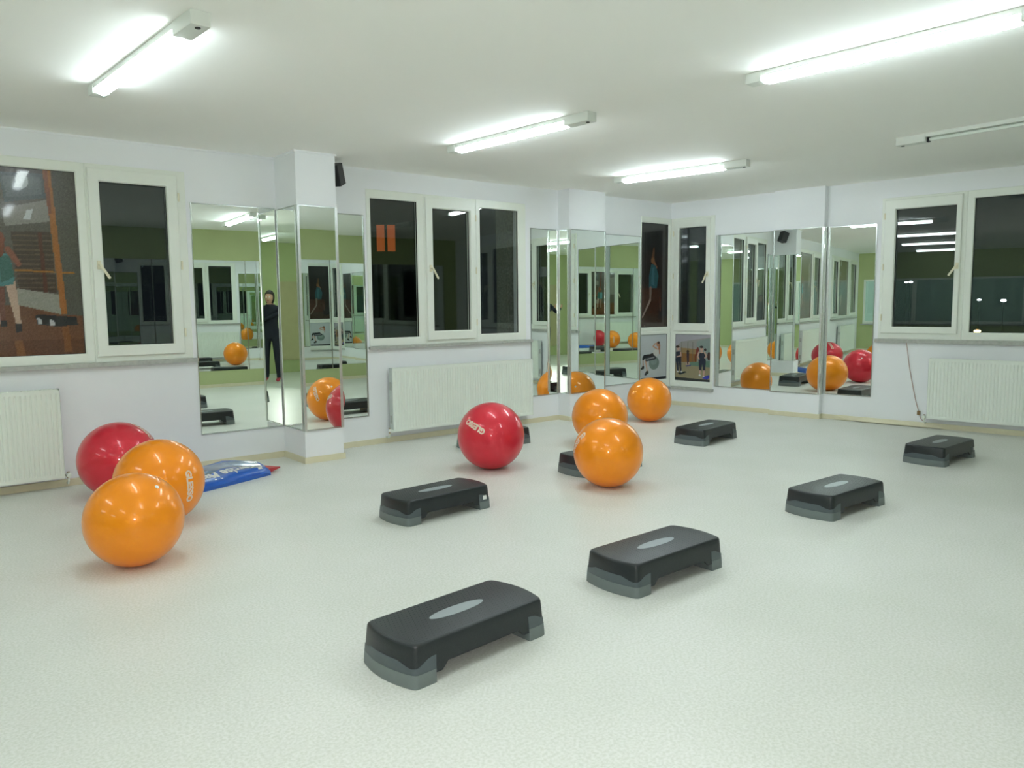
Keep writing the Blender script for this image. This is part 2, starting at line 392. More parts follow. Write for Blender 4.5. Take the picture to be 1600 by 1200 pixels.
window('window_3', 'right', W3, [
    dict(kind='sash', cell=(2.684, 3.52, W3[2], W3[3]), sash=(2.715, 3.48, 1.03, 2.495), glass=(2.8335, 3.426, 1.103, 2.387), handle=(3.455, 1.75, -0.6), hinge=2.72),
    dict(kind='fixed', cell=(3.52, 5.0, W3[2], W3[3]), glass=(3.59, 4.93, 1.05, 2.44)),
    dict(kind='sash', cell=(5.0, 5.78, W3[2], W3[3]), sash=(5.02, 5.74, 1.03, 2.495), glass=(5.1, 5.66, 1.103, 2.387), handle=(5.06, 1.75, 0.55))],
    'wide white framed window at the right edge, night lights beyond', sill=(2.66, 5.82, 0.925, 0.965, 0.045))
window('window_4', 'left', W4L, [
    dict(kind='fixed', cell=(7.722, D2-0.004, 1.02, 2.513), glass=(7.734, 8.268, 1.07, 2.437)),
    dict(kind='fixed', cell=(7.722, D2-0.004, 0.255, 1.02), glass=(7.734, 8.262, 0.362, 0.972))],
    'left half of the corner window, with a dark print above a white print', sill=(7.722, D2-0.02, 0.222, 0.255, 0.035))
window('window_5', 'right', W4R, [
    dict(kind='sash', cell=(0.004, 0.645, 1.0, 2.513), sash=(0.062, 0.59, 1.015, 2.485), glass=(0.127, 0.529, 1.118, 2.38), handle=(0.562, 1.76, -0.4), hinge=0.055),
    dict(kind='fixed', cell=(0.004, 0.645, 0.255, 1.0), glass=(0.08, 0.603, 0.342, 0.968))],
    'right half of the corner window, dark sash above a print of a step class', sill=(0.02, 0.66, 0.222, 0.255, 0.035))
window('window_6', 'left', W0, [
    dict(kind='sash', cell=(-5.22, -4.13, W0[2], W0[3]), sash=(-5.19, -4.16, 1.005, 2.48), glass=(-5.1, -4.264, 1.091, 2.381)),
    dict(kind='fixed', cell=(-4.13, -2.73, W0[2], W0[3]), glass=(-4.0, -2.78, 1.035, 2.437)),
    dict(kind='sash', cell=(-2.73, -1.94, W0[2], W0[3]), sash=(-2.71, -1.97, 1.005, 2.48), glass=(-2.67, -2.06, 1.091, 2.381))],
    'window further along the left wall, seen only in the mirrors', sill=(-5.25, -1.9, 0.925, 0.96, 0.045))
# glazed opening in the green back wall with a pale lit room behind it
e = empty('window_7', *on_wall('back', 0)); tag(e, 'glazed opening in the green back wall, seen only in the mirrors', kind='structure')
bm = bmesh.new()
xs = [2.9, 4.17, 5.45, 6.72]
for a, b in zip(xs, xs[1:]): ring(bm, (a, b, 0.76, 2.0), (a+0.05, b-0.05, 0.83, 1.95), -0.008, 0.06, 0.004)
obj('window_frame', bm, M_pvc, e)
for a, b in zip(xs, xs[1:]):
    bm = bmesh.new(); bx(bm, a+0.048, b-0.048, 0.012, 0.03, 0.828, 1.952); obj('pane', bm, M_glass, e)
bm = bmesh.new(); bx(bm, 2.85, 6.77, -0.05, 0.06, 0.725, 0.76, 0.004); obj('window_sill', bm, M_sill, e)
M_office = mat('office_paint', (200, 214, 208), 0.7)
for nm, b in (('wall_office_back', (X_BACK-3.2, X_BACK-3.1, 1.0, 6.8, 0, H)), ('wall_office_left', (X_BACK-3.1, X_BACK-0.22, 0.9, 1.0, 0, H)), ('wall_office_right', (X_BACK-3.1, X_BACK-0.22, 6.8, 6.9, 0, H)),
              ('ceiling_office', (X_BACK-3.2, X_BACK-0.21, 0.9, 6.9, H, H+0.1)), ('floor_office', (X_BACK-3.2, X_BACK-0.21, 0.9, 6.9, -0.12, 0))):
    bm = bmesh.new(); bx(bm, *b); struct(nm, bm, M_office)

# ------------------------------------------------------------------ mirrors
def mirror(side, x0, x1, z0, z1, label, dep=0.0, trims='lrtb', tw=0.012, yaw=0.0, group=None):
    """flat mirror sheet on a wall, aluminium edge strips as parts"""
    loc, r = on_wall(side, (x0+x1)/2, z0, -dep-abs(math.sin(math.radians(yaw)))*(x1-x0)/2); e = empty('wall_mirror', loc, r+math.radians(yaw)); tag(e, label, 'mirror', group)
    hw, hz = (x1-x0)/2, z1-z0
    bm = bmesh.new(); bx(bm, -hw, hw, -0.006, -0.001, 0, hz); obj('mirror_glass', bm, M_mirror, e)
    for t in trims:
        wv = tw
        if t == 'L': t, wv = 'l', 0.024
        if t == 'R': t, wv = 'r', 0.024
        bm = bmesh.new()
        if t == 'l': bx(bm, -hw, -hw+wv, -0.011, -0.0055, 0, hz, 0.0015)
        if t == 'r': bx(bm, hw-wv, hw, -0.011, -0.0055, 0, hz, 0.0015)
        if t == 't': bx(bm, -hw, hw, -0.0105, -0.0055, hz-0.009, hz, 0.0015)
        if t == 'b': bx(bm, -hw, hw, -0.0105, -0.0055, 0, 0.011, 0.0015)
        obj('edge_strip', bm, M_alu if wv > 0.02 else M_chrome, e)
    return e
mirror('left', 2.066, 2.80, 0.286, 2.27, 'tall mirror left of the square pillar, beside the leftmost window', trims='ltb', tw=0.008, yaw=-0.45)
# side faces of pillars: local wall frames turned by 90 degrees
def mirror_free(loc, rot, wdt, z0, z1, label, trims='', tw=0.012):
    e = empty('wall_mirror', (loc[0], loc[1], z0), rot); tag(e, label, 'mirror')
    hw, hz = wdt/2, z1-z0
    bm = bmesh.new(); bx(bm, -hw, hw, -0.006, -0.001, 0, hz); obj('mirror_glass', bm, M_mirror, e)
    for t in trims:
        wv = 0.026 if t in 'LR' else tw
        bm = bmesh.new(); t = t.lower()
        if t == 'l': bx(bm, -hw, -hw+wv, -0.011, -0.0055, 0, hz, 0.0015)
        if t == 'r': bx(bm, hw-wv, hw, -0.011, -0.0055, 0, hz, 0.0015)
        if t == 't': bx(bm, -hw, hw, -0.0105, -0.0055, hz-0.009, hz, 0.0015)
        if t == 'b': bx(bm, -hw, hw, -0.0105, -0.0055, 0, 0.011, 0.0015)
        obj('edge_strip', bm, M_alu if wv > 0.02 else M_chrome, e)
    return e
# pillar 1 left side faces -x: outward-from-room direction is +x -> rot so local y = +x : rot = -90deg, local x = -y
mirror_free((2.817, D1-P1['d']/2), -pi/2, P1['d']-0.012, 0.29, 2.26, 'narrow mirror on the left side face of the square pillar', 'LRtb', 0.02)
mirror('left', 2.81, 3.192, 0.29, 2.26, 'mirror on the front face of the square pillar', dep=P1['d'], trims='LRtb', yaw=0.5)
mirror_free((3.186, D1-P1['d']/2), pi/2, P1['d']-0.02, 0.29, 2.26, 'mirror on the hidden right side face of the square pillar', 'lr')
mirror('left', 3.2, 3.695, 0.292, 2.27, 'slim mirror between the square pillar and the three-part window', trims='lrtb', yaw=-0.4)
mirror('left', 5.824, 6.255, 0.312, 2.262, 'slim mirror between the three-part window and the shallow pillar', trims='lrtb')
mirror_free((6.266, D1-P2['d']/2), -pi/2, P2['d']-0.008, 0.325, 2.26, 'very narrow mirror on the left side face of the shallow pillar', 'LR', 0.015)
mirror('left', 6.26, 6.862, 0.325, 2.26, 'mirror on the front face of the shallow pillar by the corner', dep=P2['d'], trims='Lrtb')
mirror('left', 6.875, 7.72, 0.345, 2.255, 'mirror between the shallow pillar and the corner window', trims='lrtb')
mirror('right', 0.665, 1.465, 0.292, 2.252, 'tall mirror right of the corner window reflecting the three-part window', trims='Lrtb', tw=0.008)
mirror('right', 1.468, 2.081, 0.288, 2.254, 'mirror on the front of the pillar on the right wall, speaker reflected in it', dep=P3['d'], trims='lRtb')
pc, _ = on_wall('right', 2.077, 0, -P3['d']/2)
mirror_free((pc.x, pc.y), RW_ROT+pi/2, P3['d'], 0.29, 2.254, 'thin chrome-edged mirror strip on the side of the right wall pillar', 'LR')
mirror('right', 2.095, 2.635, 0.294, 2.252, 'slim mirror between the right wall pillar and the right window', trims='Lrtb', tw=0.008)
for k in range(6):
    a = -9.05 + k*1.38
    mirror('front', a, a+1.376, 0.29, 2.2, 'tall mirror panel on the green wall behind the camera, seen only in reflections', trims='lr', tw=0.006, group='mirror panels on the green wall')

# ------------------------------------------------------------------ radiators
def radiator(side, x0, x1, z0, z1, label, valve='r'):
    loc, r = on_wall(side, (x0+x1)/2, z0); e = empty('panel_radiator', loc, r); tag(e, label, 'radiator', 'panel radiators under the windows')
    L, hh = x1-x0, z1-z0; yb, yf = -0.035, -0.105
    # fluted front panel
    bm = bmesh.new(); n = int(L/0.0333); p = (L-0.02)/n; prof = [(-L/2, yf+0.004), (-L/2+0.006, yf)]
    for k in range(n):
        x = -L/2+0.01+k*p
        prof += [(x+p*0.28, yf), (x+p*0.42, yf+0.0055), (x+p*0.62, yf+0.0055), (x+p*0.76, yf)]
    prof += [(L/2-0.006, yf), (L/2, yf+0.004)]
    def row(z, flat=0.0):
        return [bm.verts.new((x, yf + (y-yf)*(1-flat) if abs(x) < L/2-0.008 else y, z)) for x, y in prof]
    rows = [row(0.004, 1), row(0.03, 1), row(0.045), row(hh-0.045), row(hh-0.03, 1), row(hh-0.006, 1)]
    for a, b in zip(rows, rows[1:]):
        for i in range(len(prof)-1): bm.faces.new((a[i], a[i+1], b[i+1], b[i]))
    obj('front_panel', bm, M_rad, e)
    bm = bmesh.new(); bx(bm, -L/2+0.004, L/2-0.004, yf+0.01, yf+0.018, 0.004, hh-0.006); bx(bm, -L/2+0.004, L/2-0.004, yb-0.008, yb, 0.004, hh-0.006); obj('inner_panel', bm, M_radside, e)
    for s, nm in ((-1, 'side_cover'), (1, 'side_cover')):
        bm = bmesh.new(); bx(bm, min(s*L/2, s*(L/2+0.003)), max(s*L/2, s*(L/2+0.003)), yf+0.003, yb, 0.0, hh, 0.001)
        c = obj(nm, bm, M_radside, e)
        for zc in (hh*0.2, hh*0.72):
            bm = bmesh.new(); bx(bm, min(s*(L/2+0.0025), s*(L/2+0.005)), max(s*(L/2+0.0025), s*(L/2+0.005)), yf+0.02, yb-0.015, zc-0.04, zc+0.04); obj('vent_slot', bm, M_sill, c)
    bm = bmesh.new(); bx(bm, -L/2, L/2, yf, yf+0.006, hh-0.007, hh); bx(bm, -L/2, L/2, yb-0.006, yb, hh-0.007, hh); bx(bm, -L/2, -L/2+0.01, yf, yb, hh-0.007, hh); bx(bm, L/2-0.01, L/2, yf, yb, hh-0.007, hh)
    k = int(L/0.03)
    for i in range(1, k): bx(bm, -L/2+i*L/k-0.003, -L/2+i*L/k+0.003, yf+0.004, yb-0.004, hh-0.006, hh-0.001)
    obj('top_grille', bm, M_rad, e)
    s = 1 if valve == 'r' else -1
    bm = bmesh.new(); cyl(bm, (s*(L/2+0.002), -0.07, 0.02), (s*(L/2+0.03), -0.07, 0.02), 0.008, seg=10); cyl(bm, (s*(L/2+0.028), -0.07, -0.005), (s*(L/2+0.028), -0.07, 0.045), 0.011, seg=12)
    v = obj('valve', bm, M_brass, e)
    bm = bmesh.new(); cyl(bm, (s*(L/2+0.028), -0.075, 0.02), (s*(L/2+0.028), -0.12, 0.02), 0.02, 0.017, seg=16); obj('knob', bm, M_rad, v, smooth=True)
    bm = bmesh.new(); tube(bm, [(s*(L/2+0.028), -0.07, 0.0), (s*(L/2+0.028), -0.07, -0.03), (s*(L/2+0.028), -0.055, -0.05), (s*(L/2+0.028), 0.0, -0.052)], 0.008); obj('pipe', bm, M_rad, e, smooth=True)
    for xb in (-L/2+0.15, L/2-0.15):
        bm = bmesh.new(); bx(bm, xb-0.015, xb+0.015, yb-0.002, 0.0, hh*0.1, hh*0.9); obj('wall_bracket', bm, M_radside, e)
    return e
radiator('left', -0.95, 1.0, 0.08, 0.777, 'white panel radiator under the leftmost window, cut by the frame', 'r')
radiator('left', 3.918, 5.77, 0.112, 0.765, 'white panel radiator under the three-part window behind the red ball', 'l')
radiator('right', 3.245, 5.15, 0.108, 0.768, 'white panel radiator under the right window, beside a thin cable', 'l')
radiator('left', -4.6, -2.7, 0.08, 0.777, 'white panel radiator under the window seen only in mirrors', 'r')
# white valve knob at the right foot of the middle radiator
# ------------------------------------------------------------------ ceiling lamps
def lamp(a, b, label, lit=True, group='batten lamps on the ceiling', out=1.0):
    """a far end, b near end (x,y)"""
    ax, ay = a; bx_, by = b; ang = math.atan2(ay-by, ax-bx_); L = math.hypot(ax-bx_, ay-by)
    e = empty('batten_lamp', ((ax+bx_)/2, (ay+by)/2, H), ang); tag(e, label, 'lamp', group)
    # local +x points to the far end
    bm = bmesh.new(); bx(bm, -L/2+0.02, L/2-0.02, -0.042, 0.042, -0.03, 0, 0.003); obj('housing', bm, M_house, e)
    bm = bmesh.new(); bx(bm, -L/2, -L/2+0.23, -0.046, 0.046, -0.066, -0.0, 0.006); c = obj('gear_box', bm, M_house, e)
    bm = bmesh.new(); cyl(bm, (-L/2+0.04, 0, -0.0655), (-L/2+0.04, 0, -0.070), 0.013, seg=14); obj('screw', bm, M_dark, c)
    bm = bmesh.new(); bx(bm, L/2-0.10, L/2, -0.046, 0.046, -0.058, -0.0, 0.006); obj('end_cap', bm, M_house, e)
    x0, x1 = -L/2+0.23, L/2-0.10
    if lit:
        bm = bmesh.new(); seg = 8; R = []
        for x, s in ((x0, 0.9), (x0+0.03, 1), (x1-0.03, 1), (x1, 0.75)):
            R.append([bm.verts.new((x, 0.038*s*math.cos(pi*j/seg), -0.034-0.040*s*math.sin(pi*j/seg))) for j in range(seg+1)])
        for p_, q_ in zip(R, R[1:]):
            for j in range(seg): bm.faces.new((p_[j], p_[j+1], q_[j+1], q_[j]))
            bm.faces.new((p_[seg], p_[0], q_[0], q_[seg]))
        bm.faces.new(R[0]); bm.faces.new(R[-1][::-1])
        obj('diffuser', bm, M_lit if out == 1.0 else mat('lit_diffuser', (255, 255, 255), 0.4, emit=LAMP_COL, estr=LAMP*out), e, smooth=True)
    else:
        bm = bmesh.new(); cyl(bm, (x0, 0, -0.047), (x1, 0, -0.047), 0.013, seg=14); obj('tube', bm, M_unlit, e, smooth=True)
        for x in (x0, x1-0.02):
            bm = bmesh.new(); bx(bm, x, x+0.02, -0.016, 0.016, -0.068, -0.028, 0.003); obj('tube_holder', bm, M_dark if x == x0 else M_house, e)
    return e
lamp((1.095, 5.34), (1.205, 3.70), 'lit ceiling batten lamp at the upper left, nearest the camera', out=0.75)
lamp((3.825, 5.52), (3.93, 3.95), 'lit ceiling batten lamp in the middle above the red ball')
lamp((6.15, 5.82), (6.39, 4.36), 'lit ceiling batten lamp farthest away, above the corner', out=1.8)
lamp((4.08, 2.79), (4.20, 1.17), 'lit ceiling batten lamp running off the right edge', out=1.35)
lamp((6.62, 1.50), (6.61, 3.08), 'unlit ceiling batten lamp at the right with a bare grey tube', lit=False)
for a, b in (((1.3, 2.5), (1.4, 0.9)), ((0.02, 0.15), (-0.08, -1.35)), ((-1.6, 5.4), (-1.5, 3.8)), ((-1.5, 2.4), (-1.4, 0.8)), ((-4.3, 5.4), (-4.2, 3.8)), ((-4.2, 2.4), (-4.1, 0.8))):
    lamp(a, b, 'lit batten lamp in the part of the ceiling behind the camera', group='lamps behind the camera', out=0.8)
    
for a, b in (((-7.0, 6.0), (-7.0, 4.4)), ((-7.0, 3.8), (-7.0, 2.2))):
    lamp(a, b, 'lit batten lamp in the room beyond the glazed opening, seen only in the mirrors', group='lamps behind the glazed opening', out=1.35)
# ------------------------------------------------------------------ wall speaker
sp = empty('wall_speaker', (3.186, D1-0.25, 2.515), 0); tag(sp, 'small black loudspeaker fixed high on the right side of the square pillar', 'speaker')
def xf(bm, mtx): bmesh.ops.transform(bm, matrix=mtx, verts=bm.verts[:])
T = Matrix.Translation((0.105, 0, 0.065)) @ Matrix.Rotation(math.radians(-52), 4, 'Z') @ Matrix.Rotation(math.radians(22), 4, 'X') @ Matrix.Scale(1.12, 4)
bm = bmesh.new(); bx(bm, -0.055, 0.055, -0.05, 0.055, -0.085, 0.085, 0.006); xf(bm, T); obj('cabinet', bm, M_dark, sp)
bm = bmesh.new(); bx(bm, -0.049, 0.049, -0.056, -0.05, -0.079, 0.079, 0.003); xf(bm, T); obj('grille', bm, M_gasket, sp)
bm = bmesh.new(); cyl(bm, (0.0, 0, 0.075), (0.06, 0, 0.075), 0.012, seg=10); bx(bm, 0.0, 0.006, -0.03, 0.03, 0.045, 0.105); obj('bracket', bm, M_dark, sp)

# ------------------------------------------------------------------ pixel helper: where a viewing ray meets a sphere (used to place the printed logos)
def ray(u, v):
    x, y = (u-800)/F_PX, (v-600)/F_PX
    return (fw + cr*x - cu*y).normalized()
CAMP = Vector((0, 0, CAM_H))
def hit_sphere(u, v, c, r):
    d = ray(u, v); oc = CAMP-c; b = oc.dot(d); q = b*b-(oc.length_squared-r*r)
    return CAMP + d*(-b-math.sqrt(max(q, 0)))

def text_mesh(s, size, shear=0.0, spacing=1.0, off=0.0):
    cu_ = bpy.data.curves.new('lettering', 'FONT'); cu_.body = s; cu_.size = size; cu_.align_x = 'CENTER'; cu_.align_y = 'CENTER'; cu_.space_character = spacing; cu_.shear = shear; cu_.offset = off
    cu_.resolution_u = 3
    o = bpy.data.objects.new('lettering', cu_); COL.objects.link(o)
    bpy.context.view_layer.update()
    me = bpy.data.meshes.new_from_object(o.evaluated_get(bpy.context.evaluated_depsgraph_get()))
    bpy.data.objects.remove(o); bpy.data.curves.remove(cu_)
    return me

# ------------------------------------------------------------------ exercise balls
LOGO = text_mesh('GLESSO', 0.066, spacing=0.98, off=0.0035)
def make_ball(x, y, r, m, label, axis, group, logo=None, squash=0.985):
    e = empty('exercise_ball', (x, y, 0)); tag(e, label, 'ball', group)
    c = Vector((x, y, r*0.985))
    q = Vector((0, 0, 1)).rotation_difference(Vector(axis).normalized())
    bm = bmesh.new(); bmesh.ops.create_uvsphere(bm, u_segments=72, v_segments=48, radius=r)
    # the ball settles a little on its foot
    qi = q.inverted()
    for v in bm.verts:
        w_ = q @ v.co
        if w_.z < -r*0.985: w_.z = -r*0.985
        v.co = qi @ w_
    s = obj('shell', bm, m, e, smooth='all'); s.location = (0, 0, r*0.985); s.rotation_mode = 'QUATERNION'; s.rotation_quaternion = q
    bm = bmesh.new(); p = q @ Vector((0, 0, 1)); o = Vector((0, 0, r*0.985))
    cyl(bm, o+p*(r-0.004), o+p*(r+0.002), 0.011, seg=16); cyl(bm, o+p*(r+0.0015), o+p*(r+0.004), 0.006, seg=12)
    obj('valve_plug', bm, M_paper, e, smooth=True)
    if logo:
        u, v, du, dv, sc = logo
        P = hit_sphere(u, v, c, r); n = (P-c).normalized()
        d = (cr*du - cu*dv); Rv = (d - n*d.dot(n)).normalized(); Uv = n.cross(Rv)
        me = LOGO.copy(); co = np.empty(len(me.vertices)*3); me.vertices.foreach_get('co', co); co = co.reshape(-1, 3)
        for i, (a, b, _) in enumerate(co):
            w_ = (n + Rv*(a*sc/r) + Uv*(b*sc/r)).normalized()*(r*1.0035)
            co[i] = (w_.x, w_.y, w_.z + r*0.985)
        me.vertices.foreach_set('co', co.ravel()); me.update()
        obj('printed_logo', me, M_sport, e)
    return e
GO, GR = 'orange exercise balls on the floor', 'red exercise balls on the floor'
make_ball(0.975, 4.477, 0.252, M_orange, 'large orange exercise ball nearest the camera at the left', (0.35, -0.55, 0.75), GO)
make_ball(1.305, 5.253, 0.275, M_orange, 'orange exercise ball behind the nearest one, logo on its right', (-0.5, -0.8, 0.35), GO, (297, 760, 8, 37, 0.95))
make_ball(1.275, 6.225, 0.278, M_red, 'red exercise ball by the left radiator behind two orange balls', (-0.1, -0.8, -0.5), GR, (223, 671, 13, 9, 0.9))
make_ball(3.94, 5.171, 0.284, M_red, 'red exercise ball in the middle with upside-down white lettering', (0.8, -0.2, 0.5), GR, (741.5, 665.5, -20, -13, 1.0))
make_ball(4.216, 4.062, 0.264, M_orange, 'orange exercise ball in the centre, in front of a half-hidden step', (-0.2, 0.7, 0.6), GO, (902, 690.5, -20, 1, 0.95))
make_ball(5.453, 5.371, 0.277, M_orange, 'orange exercise ball half hidden behind the centre orange ball', (0.9, 0.1, 0.4), GO)
make_ball(6.959, 6.039, 0.259, M_orange, 'orange exercise ball farthest away, below the corner window', (-0.6, 0.6, 0.3), GO)

# ------------------------------------------------------------------ aerobic steps
SL, SW, SH = 0.350, 0.171, 0.161
def outline():
    pts = []
    bow, rc = 0.022, 0.03
    xsl = [-0.305, -0.285, -0.262, -0.243, -0.236, -0.215, -0.2, -0.185, -0.1, 0, 0.1, 0.185, 0.2, 0.215, 0.236, 0.243, 0.262, 0.285, 0.305]
    for x in xsl: pts.append((x, -SW))
    for k in range(1, 6):
        a = -pi/2 + k*(pi/2)/6; pts.append((SL-rc-0.004+rc*math.cos(a), -SW+rc+rc*math.sin(a)))
    for k in range(7):
        y = -0.129+0.043*k; pts.append((SL-0.002+bow*(1-(y/0.14)**2), y))
    for k in range(1, 6):
        a = k*(pi/2)/6; pts.append((SL-rc-0.004+rc*math.cos(a), SW-rc+rc*math.sin(a)))
    top = [(-x, -y) for x, y in pts]
    return pts + top
OUT = outline()
def at_h(p, z, extra=0.0):
    t = 0.010*(z/SH)**1.3 - extra
    return (p[0]*(1-t/SL), p[1]*(1-t/SW))
def sm(a, b, x): t = min(1, max(0, (x-a)/(b-a))); return t*t*(3-2*t)
def zb(p): return 0.064-0.028*sm(0.185, 0.215, abs(p[0]))
def ztop(p):
    # riser's upper edge: dips at the corner
    d = math.hypot(abs(p[0])-SL+0.01, abs(p[1])-SW+0.01)
    return 0.103-0.009*sm(0.3, 0.36, abs(p[0])) - 0.022*(1-sm(0.012, 0.075, d))
def step_meshes():
    bm = bmesh.new()
    def loop(zf, extra=0.0, sc=None):
        L = []
        for p in OUT:
            z = zf(p) if callable(zf) else zf; x, y = at_h(p, z, extra); L.append(bm.verts.new((x, y, z)))
        return L
    ls = [loop(0.12, -0.012), loop(lambda p: zb(p)+0.002, -0.008), loop(zb), loop(lambda p: zb(p)*0.5+0.06), loop(0.125), loop(SH-0.011, -0.0005), loop(SH-0.0045, -0.0025), loop(SH-0.001, -0.0065), loop(SH, -0.012)]
    for a, b in zip(ls, ls[1:]):
        for j in range(len(OUT)): k = (j+1) % len(OUT); bm.faces.new((a[j], a[k], b[k], b[j]))
    bm.faces.new(ls[0][::-1]); bm.faces.new(ls[-1])
    me = bpy.data.meshes.new('platform'); bmesh.ops.recalc_face_normals(bm, faces=bm.faces[:]); bm.to_mesh(me); bm.free()
    # tread: raised pips on the top
    tb = bmesh.new()
    nx, ny = 36, 16
    for i in range(nx):
        for j in range(ny):
            x = -0.31+0.62*(i+0.5*(j % 2))/nx; y = -0.135+0.27*j/(ny-1)
            if (x/0.148)**2+(y/0.042)**2 < 1: continue
            a = [tb.verts.new((x+dx, y+dy, SH-0.0002)) for dx, dy in ((-0.005, 0), (0, -0.004), (0.005, 0), (0, 0.004))]; t = tb.verts.new((x, y, SH+0.0012))
            for q in range(4): tb.faces.new((a[q], a[(q+1) % 4], t))
    tread = bpy.data.meshes.new('tread_pips'); tb.to_mesh(tread); tb.free()
    # oval inlay
    ib = bmesh.new(); n = 40
    r0 = [ib.verts.new((0.140*math.cos(2*pi*k/n), 0.036*math.sin(2*pi*k/n), SH-0.001)) for k in range(n)]
    r1 = [ib.verts.new((0.138*math.cos(2*pi*k/n), 0.0345*math.sin(2*pi*k/n), SH+0.0012)) for k in range(n)]
    for k in range(n): ib.faces.new((r0[k], r0[(k+1) % n], r1[(k+1) % n], r1[k]))
    ib.faces.new(r1)
    inlay = bpy.data.meshes.new('oval_inlay'); bmesh.ops.recalc_face_normals(ib, faces=ib.faces[:]); ib.to_mesh(inlay); ib.free()
    def riser(sgn, z0f, z1f, ex):
        rb = bmesh.new(); P = [p for p in OUT if p[0]*sgn >= 0.238]
        # order of points: keep contiguous run
        if sgn < 0:
            i0 = next(i for i, p in enumerate(OUT) if p[0] < -0.238 and not (OUT[i-1][0] < -0.238)); P = []
            i = i0
            while OUT[i % len(OUT)][0] < -0.238: P.append(OUT[i % len(OUT)]); i += 1
        def lp(zf, e_):
            L = []
            for p in P:
                z = zf(p) if callable(zf) else zf; x, y = at_h(p, z, e_); L.append(rb.verts.new((x, y, z)))
            return L
        a = lp(z0f, ex-0.0006); b = lp(lambda p: (z0f(p) if callable(z0f) else z0f)+0.001, ex); c = lp(lambda p: (z1f(p) if callable(z1f) else z1f)-0.001, ex); d = lp(z1f, ex-0.002)
        for u, v in ((a, b), (b, c), (c, d)):
            for j in range(len(P)): k = (j+1) % len(P); rb.faces.new((u[j], u[k], v[k], v[j]))
        rb.faces.new(a[::-1]); bmesh.ops.triangulate(rb, faces=[rb.faces.new(d)])
        me_ = bpy.data.meshes.new('riser'); bmesh.ops.recalc_face_normals(rb, faces=rb.faces[:]); rb.to_mesh(me_); rb.free(); return me_
    return me, tread, inlay, [(riser(s, 0.0, 0.052, 0.0028), riser(s, 0.052, ztop, 0.0022)) for s in (-1, 1)]
PM, TM, IM, RM = step_meshes()
def make_step(label):
    e = empty('aerobic_step'); tag(e, label, 'step', 'black aerobic steps on the floor')
    pl = obj('platform', PM, M_plat, e, smooth=True)
    obj('tread', TM, M_plat, pl); obj('oval_inlay', IM, M_inlay, e)
    for lo, mi in RM:
        a = obj('lower_riser', lo, M_ris2, e, smooth=True); b = obj('upper_riser', mi, M_ris1, e, smooth=True)
    return e
step0 = None
STEPS = [(1.72, 2.50, 5.0, 'black aerobic step nearest the camera, front and centre-left'),
         (3.00, 2.55, 1.0, 'black aerobic step second from the camera, right of the nearest one'),
         (2.80, 4.30, 3.5, 'black aerobic step with a white sticker, in front of the red ball'),
         (4.91, 2.61, -1.0, 'black aerobic step in the right half, middle of the row of three'),
         (7.12, 2.85, 1.0, 'black aerobic step at the far right near the cable, small white sticker'),
         (6.40, 4.80, 8.0, 'black aerobic step right of the far balls, below the corner window'),
         (4.61, 4.53, 1.0, 'black aerobic step half hidden behind the centre orange ball'),
         (4.63, 6.03, 1.0, 'black aerobic step hidden behind the red ball in the middle, one end showing')]
for i, (x, y, a, lab) in enumerate(STEPS):
    s = make_step(lab) if i == 0 else dup(step0, lab)
    if i == 0: step0 = s
    s.location = (x, y, 0); s.rotation_euler = (0, 0, math.radians(a))
    if i == 2 or i == 4:
        bm = bmesh.new(); x0, x1 = (0.275, 0.305) if i == 2 else (0.29, 0.315)
        ya = at_h((0, -SW), 0.07)[1]-0.004; yb_ = at_h((0, -SW), 0.095)[1]-0.004
        vv = [bm.verts.new(p) for p in ((x0, ya, 0.066), (x1, ya, 0.066), (x1, yb_, 0.093), (x0, yb_, 0.093), (x0, ya+0.005, 0.066), (x1, ya+0.005, 0.066), (x1, yb_+0.005, 0.093), (x0, yb_+0.005, 0.093))]
        for f in ((0, 1, 2, 3), (4, 7, 6, 5), (0, 4, 5, 1), (1, 5, 6, 2), (2, 6, 7, 3), (3, 7, 4, 0)): bm.faces.new([vv[k] for k in f])
        obj('sticker', bm, M_paper, s)

# ------------------------------------------------------------------ folded exercise mat in its bag
mt = empty('exercise_mat', (0, 0, 0)); tag(mt, 'folded blue exercise mat in a plastic bag, white lettering, behind the orange balls', 'mat')
M_blue = mat('blue_mat_vinyl', (24, 92, 190), 0.34, var=0.06, nscale=20, bump=0.3, bscale=40, coat=0.3)
M_film = mat('painted_film_sheen', (96, 122, 160), 0.2, var=0.3, nscale=9, bump=0.5, bscale=22, coat=0.6)  # opaque; the clear bag's sheen is put into this colour
M_redv = mat('red_vinyl', (190, 40, 50), 0.4)
def floor_pt(u, v, z=0.0):
    d = ray(u, v); k = (z-CAM_H)/d.z; p = CAMP + d*k
    return Vector((p.x, p.y, z))
# corners of the pack on the floor plan: front left, front right, right back, peak, left back
FA, FB, FC, FD, FE = Vector((1.62, 5.86)), Vector((2.40, 6.17)), Vector((2.42, 6.36)), Vector((2.13, 6.66)), Vector((1.50, 6.42))
def mat_pos(u, v):
    f = FA.lerp(FB, u)
    b = FE.lerp(FD, u/0.72) if u < 0.72 else FD.lerp(FC, (u-0.72)/0.28)
    p = f.lerp(b, v)
    e_ = min(1.0, v*7+0.55)*min(1.0, (1-v)*6+0.25)*min(1.0, (1-u)*14+0.3)
    z = 0.006+0.075*e_**0.7 + 0.006*math.sin(11*u+5*v)*e_ + 0.016*math.exp(-((u-0.72)**2*30+(v-0.8)**2*12))
    return Vector((p.x, p.y, z))
nx, ny = 32, 14
bm = bmesh.new(); g = [[bm.verts.new(mat_pos(i/nx, j/ny)) for j in range(ny+1)] for i in range(nx+1)]
for i in range(nx):
    for j in range(ny): bm.faces.new((g[i][j], g[i+1][j], g[i+1][j+1], g[i][j+1]))
